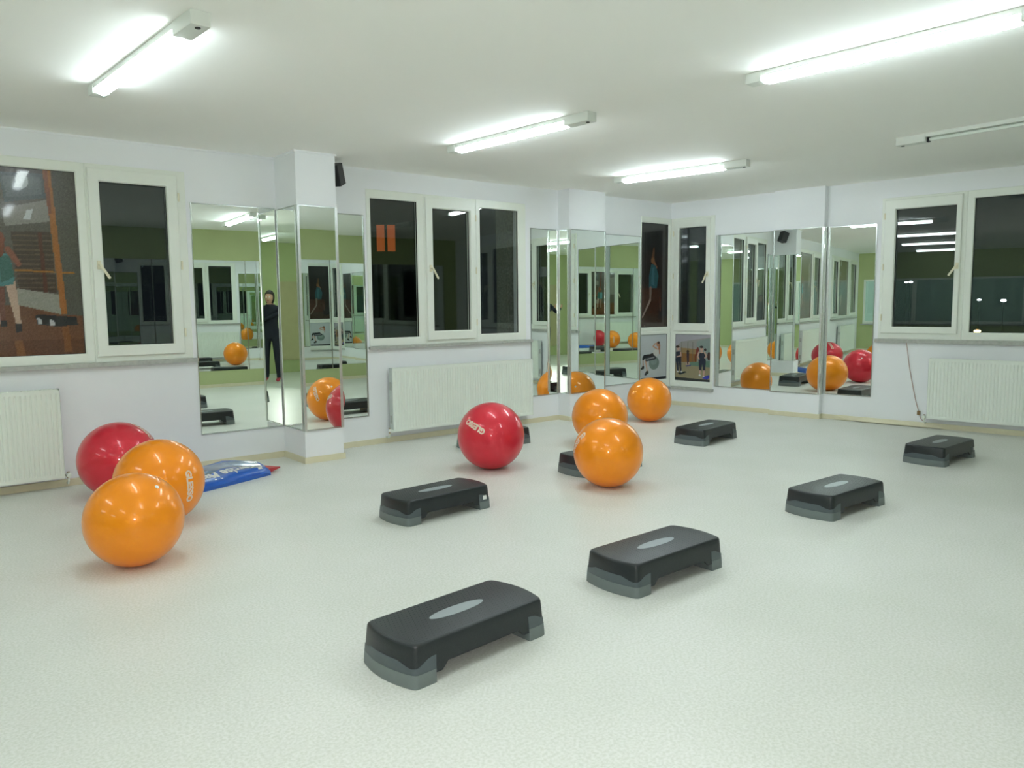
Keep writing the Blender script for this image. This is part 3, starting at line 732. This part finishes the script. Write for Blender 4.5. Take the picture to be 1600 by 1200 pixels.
rim = [(i, 0) for i in range(nx+1)] + [(nx, j) for j in range(1, ny+1)] + [(i, ny) for i in range(nx-1, -1, -1)] + [(0, j) for j in range(ny-1, 0, -1)]
mid = [bm.verts.new((g[i][j].co.x-0.004, g[i][j].co.y-(0.012 if j == 0 else 0), g[i][j].co.z*0.5)) for i, j in rim]
lo = [bm.verts.new((g[i][j].co.x, g[i][j].co.y, 0.0)) for i, j in rim]
for k in range(len(rim)):
    n = (k+1) % len(rim); bm.faces.new((mid[k], mid[n], g[rim[n][0]][rim[n][1]], g[rim[k][0]][rim[k][1]])); bm.faces.new((lo[k], lo[n], mid[n], mid[k]))
bm.faces.new(lo[::-1])
obj('mat_body', bm, M_blue, mt, smooth=True)
bm = bmesh.new()
def film_v(i, j):
    u = 0.03+0.9*i/24; v0 = 0.36+0.07*math.sin(u*13); v1 = 0.86-0.1*abs(math.sin(u*7))
    p = mat_pos(u, v0+(v1-v0)*j/8); p.z += 0.0015; return p
g = [[bm.verts.new(film_v(i, j)) for j in range(9)] for i in range(25)]
for i in range(24):
    for j in range(8): bm.faces.new((g[i][j], g[i+1][j], g[i+1][j+1], g[i][j+1]))
obj('bag_film', bm, M_film, mt, smooth=True)
tx = text_mesh('Exercise Mat', 0.12, shear=0.2, off=0.004)
co = np.empty(len(tx.vertices)*3); tx.vertices.foreach_get('co', co); co = co.reshape(-1, 3)
wid = np.ptp(co[:, 0]); hgt = np.ptp(co[:, 1])
for i, (a, b, _) in enumerate(co):
    uu = 0.94 - (a+wid/2)/wid*0.68; vv_ = 0.19 - b/hgt*0.30      # reads upside down from the camera
    p = mat_pos(min(max(uu, 0), 1), max(0.01, vv_)); co[i] = (p.x, p.y, p.z + 0.004)
tx.vertices.foreach_set('co', co.ravel()); tx.update()
obj('lettering', tx, M_paper, mt)
bm = bmesh.new(); vv = [bm.verts.new(p) for p in ((2.39, 6.20, 0.012), (2.41, 6.33, 0.012), (2.54, 6.31, 0.02), (2.39, 6.20, 0.05), (2.41, 6.33, 0.055), (2.538, 6.31, 0.03))]
for f in ((0, 1, 2), (3, 5, 4), (0, 2, 5, 3), (1, 4, 5, 2), (0, 3, 4, 1)): bm.faces.new([vv[k] for k in f])
obj('red_corner', bm, M_redv, mt)

# ------------------------------------------------------------------ cable on the right wall
e = empty('wall_cable', *on_wall('right', 2.98, 0.06)); tag(e, 'thin reddish cable hanging from the right window sill beside the radiator', 'cable')
bm = bmesh.new(); tube(bm, [(0.02, -0.05, 0.865), (0.022, -0.02, 0.80), (0.045, -0.012, 0.62), (0.085, -0.01, 0.42), (0.13, -0.01, 0.22), (0.165, -0.012, 0.10), (0.19, -0.014, 0.03), (0.25, -0.02, -0.015)], 0.0035, 6); obj('cord', bm, M_cable, e, smooth=True)
bm = bmesh.new(); bx(bm, 0.15, 0.18, -0.03, 0.0, 0.075, 0.12, 0.003); obj('clip', bm, M_brass, e)

# ------------------------------------------------------------------ photo prints (flat prints: colour per vertex on a fine sheet)
def inside(px, pz, poly_):
    r = np.zeros(px.shape, bool); n = len(poly_)
    for i in range(n):
        x0, z0 = poly_[i]; x1, z1 = poly_[(i+1) % n]
        c = ((z0 > pz) != (z1 > pz)); den = (z1-z0) if abs(z1-z0) > 1e-9 else 1e-9
        r ^= c & (px < (x1-x0)*(pz-z0)/den + x0)
    return r
def poster(side, x0, x1, z0, z1, paint, label, nx=90, y=0.008, group=None):
    loc, r = on_wall(side, (x0+x1)/2, z0, y)
    wd, hg = x1-x0, z1-z0; ny = int(nx*hg/wd)
    U_, V_ = np.meshgrid(np.linspace(0, 1, nx+1), np.linspace(0, 1, ny+1))   # V: 0 bottom
    col = paint(U_, 1-V_, wd/hg)       # painters use y down
    co = np.stack([(U_-0.5)*wd, np.zeros_like(U_), V_*hg], -1).reshape(-1, 3)
    front = len(co)
    me = bpy.data.meshes.new('photo_print'); verts = co.tolist()
    faces = []
    for j in range(ny):
        b = j*(nx+1)
        for i in range(nx): faces.append((b+i, b+i+1, b+nx+2+i, b+nx+1+i))
    k = len(verts); verts += [(-wd/2, 0.0022, 0), (wd/2, 0.0022, 0), (wd/2, 0.0022, hg), (-wd/2, 0.0022, hg)]
    c4 = [0, nx, (ny+1)*(nx+1)-1, ny*(nx+1)]
    faces.append((k+3, k+2, k+1, k))
    for a in range(4): b_ = (a+1) % 4; faces.append((c4[a], k+a, k+b_, c4[b_]))
    me.from_pydata(verts, [], faces)
    ca = me.color_attributes.new('ink', 'FLOAT_COLOR', 'POINT')
    full = np.ones((len(verts), 4)); full[:front, :3] = col.reshape(-1, 3); full[front:, :3] = 0.5
    full[:, :3] = np.where(full[:, :3] <= 0.04045, full[:, :3]/12.92, ((full[:, :3]+0.055)/1.055)**2.4)
    ca.data.foreach_set('color', full.ravel())
    o = obj('photo_poster', me, M_print, loc=loc, rotz=r); tag(o, label, 'poster', group)
    return o
rng = np.random.RandomState(3)
def C(c): return np.array(c)/255.0
class Canvas:
    def __init__(s, U_, V_, asp, bg): s.x, s.y, s.a = U_, V_, asp; s.c = np.ones(U_.shape+(3,))*C(bg)
    def poly(s, p, c): s.c[inside(s.x, s.y, p)] = C(c)
    def ell(s, cx, cy_, rx, ry, c): s.c[((s.x-cx)/rx)**2+((s.y-cy_)/ry)**2 < 1] = C(c)
    def limb(s, pts, w0, w1, c):
        for (a, b), (a2, b2), wa, wb in zip(pts, pts[1:], np.linspace(w0, w1, len(pts))[:-1], np.linspace(w0, w1, len(pts))[1:]):
            X, Y = s.x*s.a, s.y; ax, ay, bx_, by_ = a*s.a, b, a2*s.a, b2
            t = np.clip(((X-ax)*(bx_-ax)+(Y-ay)*(by_-ay))/((bx_-ax)**2+(by_-ay)**2+1e-9), 0, 1)
            d = np.hypot(X-ax-t*(bx_-ax), Y-ay-t*(by_-ay)); s.c[d < wa+(wb-wa)*t] = C(c)
    def done(s, dim=1.0, n=0.02): return np.clip(s.c*dim + rng.normal(0, n, s.c.shape[:2])[..., None], 0, 1)

def p_hall(U_, V_, asp):
    # sports hall with wall bars; a woman in aqua with raised arms. visible right part is u>0.57
    k = Canvas(U_, V_, asp, (98, 92, 82))
    X = lambda px: 0.57+0.43*(px/133.0)      # photo px across -> print u
    Y = lambda py: (py-262.0)/292.0
    Q = lambda pts: [(X(a), Y(b)) for a, b in pts]
    k.poly([(0, 0), (1, 0), (1, 0.07), (0, 0.03)], (84, 76, 70))
    k.poly(Q([(18, 270), (84, 268), (86, 305), (24, 316)]), (88, 96, 98)); k.poly(Q([(22, 276), (80, 274), (82, 300), (28, 308)]), (104, 112, 112))
    k.poly(Q([(20, 325), (88, 308), (90, 342), (22, 352)]), (150, 146, 138))
    k.poly(Q([(92, 262), (133, 262), (133, 500), (100, 500)]), (92, 90, 80))
    k.poly(Q([(30, 360), (90, 358), (94, 455), (36, 450)]), (74, 58, 46))
    for j in range(12): k.poly(Q([(32, 365+j*7.4), (92, 364+j*7.4), (92, 366+j*7.4), (32, 367+j*7.4)]), (104, 84, 66))
    k.poly(Q([(70, 360), (76, 360), (80, 455), (74, 455)]), (90, 50, 36))
    k.poly(Q([(34, 448), (98, 458), (100, 490), (34, 474)]), (160, 158, 146))
    k.poly([(0, Y(470)), (X(34), Y(474)), (X(100), Y(490)), (1, Y(492)), (1, 1.01), (0, 1.01)], (116, 74, 48))
    k.poly([(0, Y(530)), (1, Y(530)), (1, 1.01), (0, 1.01)], (104, 62, 38)); k.poly(Q([(24, 530), (36, 530), (40, 560), (26, 560)]), (136, 86, 48)); k.poly(Q([(98, 500), (108, 500), (112, 550), (100, 550)]), (136, 82, 44))
    k.poly(Q([(32, 418), (125, 422), (125, 424), (32, 421)]), (176, 118, 44))
    k.poly(Q([(86, 262), (96, 262), (108, 490), (98, 490)]), (172, 108, 48)); k.poly(Q([(84, 262), (92, 262), (94, 330), (89, 330)]), (140, 82, 48))
    k.poly(Q([(-10, 262), (2, 262), (8, 360), (-4, 360)]), (120, 62, 38))
    k.ell(X(52), Y(281), 0.03, 0.04, (200, 208, 208)); k.poly(Q([(46, 268), (64, 266), (50, 292), (40, 292)]), (222, 228, 226)); k.poly(Q([(56, 326), (66, 324), (60, 341), (50, 341)]), (214, 220, 220))
    k.poly(Q([(58, 492), (62, 489), (122, 494), (124, 507), (92, 509), (60, 505)]), (40, 40, 42)); k.poly(Q([(60, 495), (66, 496), (68, 505), (61, 504)]), (190, 190, 190)); k.poly(Q([(80, 498), (86, 499), (88, 508), (80, 508)]), (200, 200, 200))
    # woman
    k.limb([(X(-2), Y(440)), (X(4), Y(500))], 0.022, 0.012, (188, 150, 128)); k.limb([(X(24), Y(440)), (X(32), Y(503))], 0.024, 0.012, (206, 176, 156)); k.limb([(X(9), Y(445)), (X(9), Y(500))], 0.018, 0.012, (120, 76, 60))
    k.poly(Q([(6, 498), (15, 498), (15, 508), (6, 508)]), (36, 36, 40)); k.poly(Q([(27, 503), (37, 503), (37, 516), (27, 517)]), (36, 36, 40))
    k.poly(Q([(-14, 400), (2, 392), (26, 396), (31, 432), (28, 442), (2, 446), (-14, 442)]), (84, 140, 140)); k.poly(Q([(8, 396), (26, 398), (31, 430), (10, 440)]), (64, 112, 102)); k.poly(Q([(-14, 402), (2, 396), (8, 440), (-14, 440)]), (104, 164, 172))
    k.limb([(X(8), Y(392)), (X(14), Y(372))], 0.03, 0.02, (130, 72, 50)); k.limb([(X(24), Y(388)), (X(38), Y(410)), (X(30), Y(395))], 0.016, 0.01, (150, 92, 70))
    k.limb([(X(-2), Y(380)), (X(6), Y(372))], 0.014, 0.012, (184, 118, 80)); k.ell(X(12), Y(372), 0.026, 0.04, (140, 78, 56))
    # left (out of frame) part of the hall
    k.poly([(0.0, 0.1), (0.18, 0.14), (0.18, 0.5), (0.0, 0.52)], (150, 146, 138)); k.poly([(0.2, 0.3), (0.4, 0.32), (0.4, 0.66), (0.2, 0.68)], (80, 60, 46))
    return k.done(0.84)
def p_hang(U_, V_, asp):
    k = Canvas(U_, V_, asp, (44, 34, 32))
    k.poly([(0, 0), (1, 0), (1, 0.3), (0, 0.25)], (36, 36, 38)); k.poly([(0, 0.62), (0.75, 0.62), (0.8, 1), (0, 1)], (86, 46, 30)); k.poly([(0, 0.88), (1, 0.86), (1, 1.01), (0, 1.01)], (78, 54, 42))
    k.poly([(0.68, 0.82), (1, 0.8), (1, 0.92), (0.7, 0.92)], (40, 42, 50)); k.poly([(0.78, 0.3), (0.82, 0.3), (0.82, 0.95), (0.78, 0.95)], (56, 36, 30))
    k.limb([(0.48, 0.24), (0.44, 0.33)], 0.012, 0.02, (120, 84, 60)); k.limb([(0.45, 0.36), (0.58, 0.42)], 0.018, 0.012, (160, 110, 80)); k.ell(0.44, 0.355, 0.07, 0.03, (150, 108, 74))
    k.poly([(0.38, 0.39), (0.55, 0.40), (0.66, 0.5), (0.6, 0.62), (0.3, 0.62), (0.3, 0.5)], (56, 108, 118)); k.poly([(0.42, 0.42), (0.5, 0.42), (0.5, 0.6), (0.38, 0.58)], (74, 130, 142))
    k.limb([(0.36, 0.62), (0.35, 0.74)], 0.016, 0.011, (150, 132, 124)); k.limb([(0.34, 0.74), (0.2, 0.82), (0.06, 0.9)], 0.013, 0.008, (176, 158, 150)); k.limb([(0.72, 0.72), (0.74, 0.84)], 0.012, 0.008, (110, 70, 56))
    return k.done(0.72)
def p_ball(U_, V_, asp):
    k = Canvas(U_, V_, asp, (196, 202, 206)); k.c *= (1-0.06*V_)[..., None]
    X = lambda px: (px-180)/480.0
    Y = lambda py: (py-145)/800.0
    Q = lambda pts: [(X(a), Y(b)) for a, b in pts]
    k.ell(X(430), Y(650), 95/480, 118/800, (116, 134, 130)); k.ell(X(425), Y(620), 60/480, 60/800, (134, 152, 146))
    k.limb([(X(225), Y(560)), (X(232), Y(690))], 0.02, 0.013, (176, 140, 122)); k.limb([(X(275), Y(600)), (X(305), Y(790))], 0.026, 0.016, (196, 158, 138))
    k.poly(Q([(180, 745), (215, 690), (248, 690), (245, 740), (190, 755)]), (30, 32, 36)); k.poly(Q([(250, 850), (285, 780), (325, 780), (332, 820), (280, 860)]), (30, 32, 36))
    k.limb([(X(400), Y(520)), (X(250), Y(525)), (X(230), Y(560))], 0.05, 0.035, (34, 38, 46)); k.limb([(X(440), Y(550)), (X(290), Y(580))], 0.05, 0.04, (52, 58, 66)); k.limb([(X(430), Y(548)), (X(290), Y(572))], 0.012, 0.012, (150, 154, 156))
    k.poly(Q([(415, 430), (500, 390), (520, 480), (470, 540), (400, 480)]), (208, 208, 204)); k.ell(X(395), Y(500), 0.05, 0.04, (44, 48, 56))
    k.limb([(X(480), Y(400)), (X(410), Y(350)), (X(440), Y(310)), (X(500), Y(300))], 0.018, 0.013, (196, 152, 126)); k.limb([(X(505), Y(410)), (X(525), Y(350))], 0.02, 0.018, (190, 140, 112))
    k.ell(X(505), Y(315), 0.07, 0.06, (188, 136, 108)); k.ell(X(512), Y(290), 0.05, 0.03, (84, 62, 52)); k.limb([(X(530), Y(340)), (X(530), Y(490))], 0.025, 0.012, (170, 112, 84))
    k.poly(Q([(180, 905), (660, 905), (660, 960), (180, 960)]), (28, 34, 48))
    return k.done(0.97, 0.012)
def p_class(U_, V_, asp):
    k = Canvas(U_, V_, asp, (150, 148, 146))
    X = lambda px: (px-805)/612.0
    Y = lambda py: (py-140)/840.0
    Q = lambda pts: [(X(a), Y(b)) for a, b in pts]
    k.poly(Q([(800, 130), (1420, 130), (1420, 180), (900, 270), (800, 380)]), (168, 166, 176)); k.poly(Q([(1180, 260), (1420, 185), (1420, 640), (1180, 600)]), (136, 150, 146))
    k.poly(Q([(900, 380), (1200, 400), (1200, 620), (900, 650)]), (148, 124, 88)); k.poly(Q([(900, 480), (1180, 490), (1180, 630), (900, 650)]), (138, 98, 56))
    for xx in (910, 1020, 1110): k.poly(Q([(xx, 270), (xx+8, 270), (xx+8, 640), (xx, 640)]), (96, 94, 84))
    k.poly(Q([(800, 660), (1420, 620), (1420, 980), (800, 980)]), (150, 140, 110)); k.poly(Q([(1060, 640), (1420, 600), (1420, 720), (1040, 700)]), (98, 128, 110))
    k.ell(X(1165), Y(560), 0.03, 0.09, (110, 60, 40)); k.ell(X(1200), Y(450), 0.05, 0.1, (120, 52, 46)); k.ell(X(1395), Y(520), 0.05, 0.09, (70, 44, 44)); k.ell(X(1330), Y(405), 0.035, 0.03, (50, 40, 40))
    skin, dk = (196, 160, 146), (40, 46, 62)
    k.limb([(X(880), Y(600)), (X(900), Y(800))], 0.035, 0.02, dk); k.limb([(X(830), Y(600)), (X(850), Y(800))], 0.035, 0.02, dk); k.poly(Q([(810, 460), (895, 450), (905, 560), (900, 640), (810, 640)]), dk)
    k.limb([(X(895), Y(470)), (X(900), Y(530)), (X(830), Y(550))], 0.016, 0.012, skin); k.ell(X(850), Y(400), 0.045, 0.04, skin); k.ell(X(840), Y(365), 0.055, 0.026, (44, 36, 36))
    k.poly(Q([(840, 850), (980, 810), (1005, 830), (890, 880)]), (36, 46, 50)); k.ell(X(845), Y(825), 0.03, 0.015, (220, 220, 220)); k.ell(X(915), Y(825), 0.03, 0.015, (220, 220, 220))
    k.limb([(X(1025), Y(480)), (X(1030), Y(660))], 0.03, 0.022, (52, 44, 56)); k.ell(X(1025), Y(445), 0.04, 0.03, (46, 38, 38)); k.limb([(X(1005), Y(660)), (X(1000), Y(700))], 0.012, 0.01, skin); k.limb([(X(1045), Y(650)), (X(1048), Y(690))], 0.012, 0.01, skin); k.poly(Q([(985, 705), (1080, 690), (1085, 708), (1000, 724)]), (56, 60, 130))
    k.limb([(X(1250), Y(600)), (X(1250), Y(780))], 0.045, 0.03, dk); k.limb([(X(1310), Y(600)), (X(1315), Y(780))], 0.045, 0.03, dk); k.poly(Q([(1225, 460), (1320, 455), (1340, 600), (1330, 680), (1225, 680), (1215, 560)]), dk)
    k.limb([(X(1220), Y(460)), (X(1200), Y(530)), (X(1225), Y(575))], 0.02, 0.014, skin); k.limb([(X(1320), Y(455)), (X(1355), Y(520)), (X(1325), Y(550))], 0.02, 0.014, skin); k.ell(X(1270), Y(400), 0.05, 0.05, skin); k.ell(X(1265), Y(358), 0.055, 0.025, (40, 34, 34)); k.ell(X(1270), Y(450), 0.05, 0.02, skin)
    k.limb([(X(1245), Y(790)), (X(1240), Y(860))], 0.018, 0.012, skin); k.limb([(X(1315), Y(790)), (X(1310), Y(890))], 0.018, 0.012, skin); k.ell(X(1240), Y(870), 0.03, 0.02, (220, 222, 224)); k.ell(X(1310), Y(900), 0.03, 0.02, (220, 222, 224))
    k.poly(Q([(1280, 920), (1340, 880), (1400, 855), (1412, 900), (1370, 945)]), (50, 60, 170))
    k.poly(Q([(800, 925), (1420, 945), (1420, 985), (800, 985)]), (34, 38, 38))
    return k.done(0.95, 0.015)
poster('left', -0.11, 1.216, 1.038, 2.434, p_hall, 'glossy photo print of a sports hall with a woman in aqua, in the leftmost window', nx=200)
poster('left', 7.737, 8.265, 1.073, 2.434, p_hang, 'tall dark photo print of a person in teal, in the corner window', nx=90)
poster('left', 7.737, 8.259, 0.365, 0.969, p_ball, 'white photo print of a woman leaning back on a grey ball, low in the corner', nx=140)
poster('right', 0.083, 0.600, 0.345, 0.965, p_class, 'photo print of a step class with women in dark clothes, low in the corner', nx=160)
poster('left', -3.997, -2.783, 1.038, 2.434, p_hall, 'glossy brown photo print in the window seen only in the mirrors', nx=90)

# beige board on the niche wall behind the camera
bm = bmesh.new(); bx(bm, -0.45, 0.45, -0.02, 0.0, 0, 1.66, 0.004)
o = obj('pin_board', bm, M_board, loc=(-1.32, Y_NICHE+0.001, 0.26), rotz=pi); tag(o, 'plain beige board on the green wall behind the camera, seen only in a mirror', 'board')

# ------------------------------------------------------------------ outside, at night
bm = bmesh.new(); bx(bm, -60, 90, -60, 90, -4.3, -4.2)
tag(obj('ground', bm, M_night), 'dark ground outside the windows', kind='structure')
e = empty('outdoor_column', (5.93, D1+0.56, -4.2)); tag(e, 'rough grey concrete column outside the three-part window', 'column')
bm = bmesh.new(); bx(bm, -0.075, 0.075, -0.11, 0.11, 0, 8.0); obj('shaft', bm, M_concrete, e)
def lampmat(c, s): return mat('street_light_glow', (255, 255, 255), 0.5, emit=c, estr=s)
GW, GOr = lampmat((0.85, 0.93, 1.0), 9), lampmat((1.0, 0.5, 0.12), 9)
for u, v, dist, r0_, m_, lab in ((1416, 441, 58, 0.10, GW, 'distant white street light seen high through the right sash'), (1423, 440.5, 62, 0.14, GW, 'brighter distant street light beside the faint one'),
        (1530, 468.5, 55, 0.12, GW, 'pair-like white street light left of the brightest one'), (1568, 469.5, 55, 0.17, GW, 'brightest white street light outside the right window'), (1527, 517.5, 42, 0.17, GOr, 'orange street light low outside the right window'),
        (798, 461, 50, 0.09, GW, 'faint street light outside the three-part window'), (804, 461, 50, 0.09, GW, 'faint right-hand street light outside the three-part window')):
    r_ = r0_*0.65; p = CAMP + ray(u, v)*dist
    e = empty('street_lamp', (p.x, p.y, -4.2)); tag(e, lab, 'street lamp')
    hh = p.z+4.2
    if hh > 0.3:
        bm = bmesh.new(); cyl(bm, (0, 0, 0), (0, 0, max(hh-r_*0.6, 0.1)), 0.05, 0.03, seg=8); obj('pole', bm, M_night, e)
    bm = bmesh.new(); bmesh.ops.create_uvsphere(bm, u_segments=12, v_segments=8, radius=r_, matrix=Matrix.Translation((0, 0, hh)) @ Matrix.Diagonal((1.3, 1.3, 0.6, 1))); obj('lantern', bm, m_, e, smooth=True)

# added block; its two glowing orange panes stand in for a reflection
q = CAMP + ray(603, 372)*62
ang = math.atan2(q.y, q.x) - pi/2
e = empty('reflection_block', (q.x, q.y, -4.2), ang); tag(e, 'added dark block whose two orange panes stand in for a reflection in the three-part window', 'stand_in')
hh = q.z+4.2
bm = bmesh.new(); bx(bm, -7, 7, 0.1, 9, 0, 15); obj('wall', bm, mat('dark_render', (30, 32, 30), 0.9), e)
M_orefl = mat('orange_reflection_glow', (210, 90, 40), 0.8, emit=(1.0, 0.22, 0.05), estr=0.055)
for xx in (-0.41, 0.41):
    bm = bmesh.new(); ring(bm, (xx-0.36, xx+0.36, hh-1.08, hh+1.08), (xx-0.30, xx+0.30, hh-1.02, hh+1.02), 0.0, 0.1, 0.01); wf = obj('window', bm, M_night, e)
    bm = bmesh.new(); bx(bm, xx-0.3, xx+0.3, 0.05, 0.099, hh-1.02, hh+1.02); obj('pane', bm, M_orefl, wf)
# ------------------------------------------------------------------ the photographer (only in reflections)
def skin_mesh(nodes, edges, root, name, m, parent, sub=2):
    me = bpy.data.meshes.new(name); me.from_pydata([n[0] for n in nodes], edges, [])
    o = bpy.data.objects.new(name, me); COL.objects.link(o)
    md = o.modifiers.new('s', 'SKIN'); 
    sv = me.skin_vertices[0].data if me.skin_vertices else None
    if sv is None:
        me.attributes.new('x', 'FLOAT', 'POINT')
    for i, n in enumerate(nodes):
        r = n[1]; me.skin_vertices[0].data[i].radius = (r, r) if not isinstance(r, tuple) else r
    me.skin_vertices[0].data[root].use_root = True
    o.modifiers.new('ss', 'SUBSURF').levels = sub
    bpy.context.view_layer.update()
    ev = bpy.data.meshes.new_from_object(o.evaluated_get(bpy.context.evaluated_depsgraph_get()))
    bpy.data.objects.remove(o); bpy.data.meshes.remove(me)
    ev.materials.clear(); return obj(name, ev, m, parent, smooth='all')

P0 = Vector((0.16, -0.36, 0))
def LP(r, f, z): v = P0 + rt*r + fh*f; return (v.x, v.y, z)
ph = empty('person', P0); tag(ph, 'person in dark clothes behind the camera, seen only in the mirrors, holding a small camera', 'person')
M_skin = mat('skin', (206, 160, 134), 0.55, var=0.04); M_cloth = mat('dark_navy_cloth', (30, 34, 46), 0.85, var=0.15); M_hair = mat('dark_hair', (38, 30, 26), 0.6, var=0.3, nscale=60); M_shoe = mat('pink_shoes', (190, 60, 80), 0.5)
N = [(LP(0, 0, .92), .15), (LP(0, 0, 1.08), .125), (LP(0, 0.01, 1.25), .15), (LP(0, 0.0, 1.37), .12), (LP(0, 0.01, 1.44), .055), (LP(0, 0.02, 1.50), .05),
     (LP(-.17, .01, 1.36), .055), (LP(-.33, .06, 1.18), .042), (LP(-.41, .15, 1.31), .028), (LP(.17, .01, 1.36), .055), (LP(.10, .20, 1.15), .042), (LP(-.27, .17, 1.31), .028),
     (LP(-.09, 0, .84), .095), (LP(-.10, .02, .48), .062), (LP(-.11, -.01, .10), .042), (LP(.09, 0, .84), .095), (LP(.10, .02, .48), .062), (LP(.11, -.01, .10), .042),
     (LP(-.12, .05, .05), .04), (LP(-.125, .14, .035), .034), (LP(.12, .05, .05), .04), (LP(.125, .14, .035), .034)]
E_ = [(0, 1), (1, 2), (2, 3), (3, 4), (4, 5), (3, 6), (6, 7), (7, 8), (3, 9), (9, 10), (10, 11), (0, 12), (12, 13), (13, 14), (0, 15), (15, 16), (16, 17), (14, 18), (18, 19), (17, 20), (20, 21)]
NL = [((Vector(p)-P0)[:], r) for p, r in N]
body = skin_mesh(NL, E_, 0, 'body', M_cloth, ph)
body.data.materials.append(M_skin); body.data.materials.append(M_shoe)
for f in body.data.polygons:
    c = f.center
    if c.z > 1.445: f.material_index = 1
    elif c.z < 0.075: f.material_index = 2
# head with face: shaped sphere, nose, eyes, mouth, ears, hair
def local(r, f, z): return Vector(LP(r, f, z)) - P0
bm = bmesh.new(); bmesh.ops.create_uvsphere(bm, u_segments=28, v_segments=20, radius=0.1)
for v in bm.verts:
    x, y, z = v.co; t = z/0.1
    sx = 0.74 if t > -0.2 else 0.74-0.22*(-0.2-t); ny_ = y*0.92
    if y > 0.05 and abs(x) < 0.022 and -0.045 < z < 0.015: ny_ += 0.018
    if y > 0.05 and 0.01 < z < 0.03 and 0.015 < abs(x) < 0.045: ny_ -= 0.006
    v.co = Vector((x*sx, ny_, z*1.16))
Mh = Matrix.Identity(4)
for i_ in range(3): Mh[i_][0], Mh[i_][1], Mh[i_][2] = rt[i_], fh[i_], zz[i_]
hc = local(0, 0.035, 1.565); Mh.translation = hc
xf(bm, Mh); head = obj('head', bm, M_skin, ph, smooth='all')
for sx in (-1, 1):
    bm = bmesh.new(); bmesh.ops.create_uvsphere(bm, u_segments=12, v_segments=8, radius=0.011, matrix=Mh @ Matrix.Translation((sx*0.028, 0.082, 0.012))); obj('eye', bm, M_paper, head, smooth='all')
    bm = bmesh.new(); bmesh.ops.create_uvsphere(bm, u_segments=12, v_segments=8, radius=0.02, matrix=Mh @ Matrix.Translation((sx*0.076, 0.0, 0.0)) @ Matrix.Diagonal((0.35, 0.7, 1.2, 1))); obj('ear', bm, M_skin, head, smooth='all')
bm = bmesh.new(); bmesh.ops.create_uvsphere(bm, u_segments=12, v_segments=8, radius=0.02, matrix=Mh @ Matrix.Translation((0, 0.083, -0.055)) @ Matrix.Diagonal((1, 0.4, 0.35, 1))); obj('mouth', bm, mat('lips', (170, 90, 84), 0.5), head, smooth='all')
bm = bmesh.new(); bmesh.ops.create_uvsphere(bm, u_segments=24, v_segments=16, radius=0.108, matrix=Mh @ Matrix.Translation((0, -0.016, 0.022)) @ Matrix.Diagonal((0.82, 0.92, 1.12, 1)))
inv = Mh.inverted()
for v in bm.verts:
    q = inv @ v.co
    if q.y > 0.02 and q.z < 0.055: q.y = 0.02
    if q.y < 0.0 and q.z < 0: q.z *= 1.5
    v.co = Mh @ q
obj('hair', bm, M_hair, ph, smooth='all')
# hands: palm plus five skinned fingers each, closed on the camera
camc = Vector((0, 0, CAM_H)) - fw*0.024 - P0
def hand(sgn, wrist):
    palm = camc + cr*sgn*0.080 - cu*0.03 - fw*0.012
    nodes = [(wrist[:], .026), (((wrist+palm)/2)[:], .024), (palm[:], .026)]; edges = [(0, 1), (1, 2)]
    for k, (dz, ln) in enumerate(((0.036, .9), (0.016, 1.0), (-0.004, .95), (-0.022, .8))):
        b = palm + cu*dz*0.8; i0 = len(nodes)
        nodes += [((b + cr*sgn*0.012 + fw*0.02)[:], .0095), ((b + cr*sgn*0.006 + fw*(0.028+0.012*ln) + cu*0.006)[:], .0085), ((b - cr*sgn*0.010*ln + fw*0.036 + cu*0.008)[:], .0075)]
        edges += [(2, i0), (i0, i0+1), (i0+1, i0+2)]
    i0 = len(nodes)
    nodes += [((palm - fw*0.022 + cu*0.012)[:], .0105), ((palm - fw*0.024 - cr*sgn*0.018 + cu*0.03)[:], .009)]
    edges += [(2, i0), (i0, i0+1)]
    skin_mesh(nodes, edges, 0, 'hand', M_skin, ph, 1)
hand(-1, Vector(NL[8][0])); hand(1, Vector(NL[11][0]))
Mc = Matrix.Identity(4)
for i_ in range(3): Mc[i_][0], Mc[i_][1], Mc[i_][2] = cr[i_], fw[i_], cu[i_]
Mc.translation = Vector((0, 0, CAM_H)) - fw*0.024
e = empty('compact_camera'); e.matrix_world = Mc; tag(e, 'small silver compact camera held by the person in dark clothes', 'camera')
bm = bmesh.new(); bx(bm, -0.047, 0.047, -0.012, 0.010, -0.028, 0.028, 0.005); obj('camera_body', bm, M_alu, e)
bm = bmesh.new(); cyl(bm, (0, 0.009, 0), (0, 0.016, 0), 0.019, 0.018, seg=24); obj('lens_ring', bm, M_dark, e)
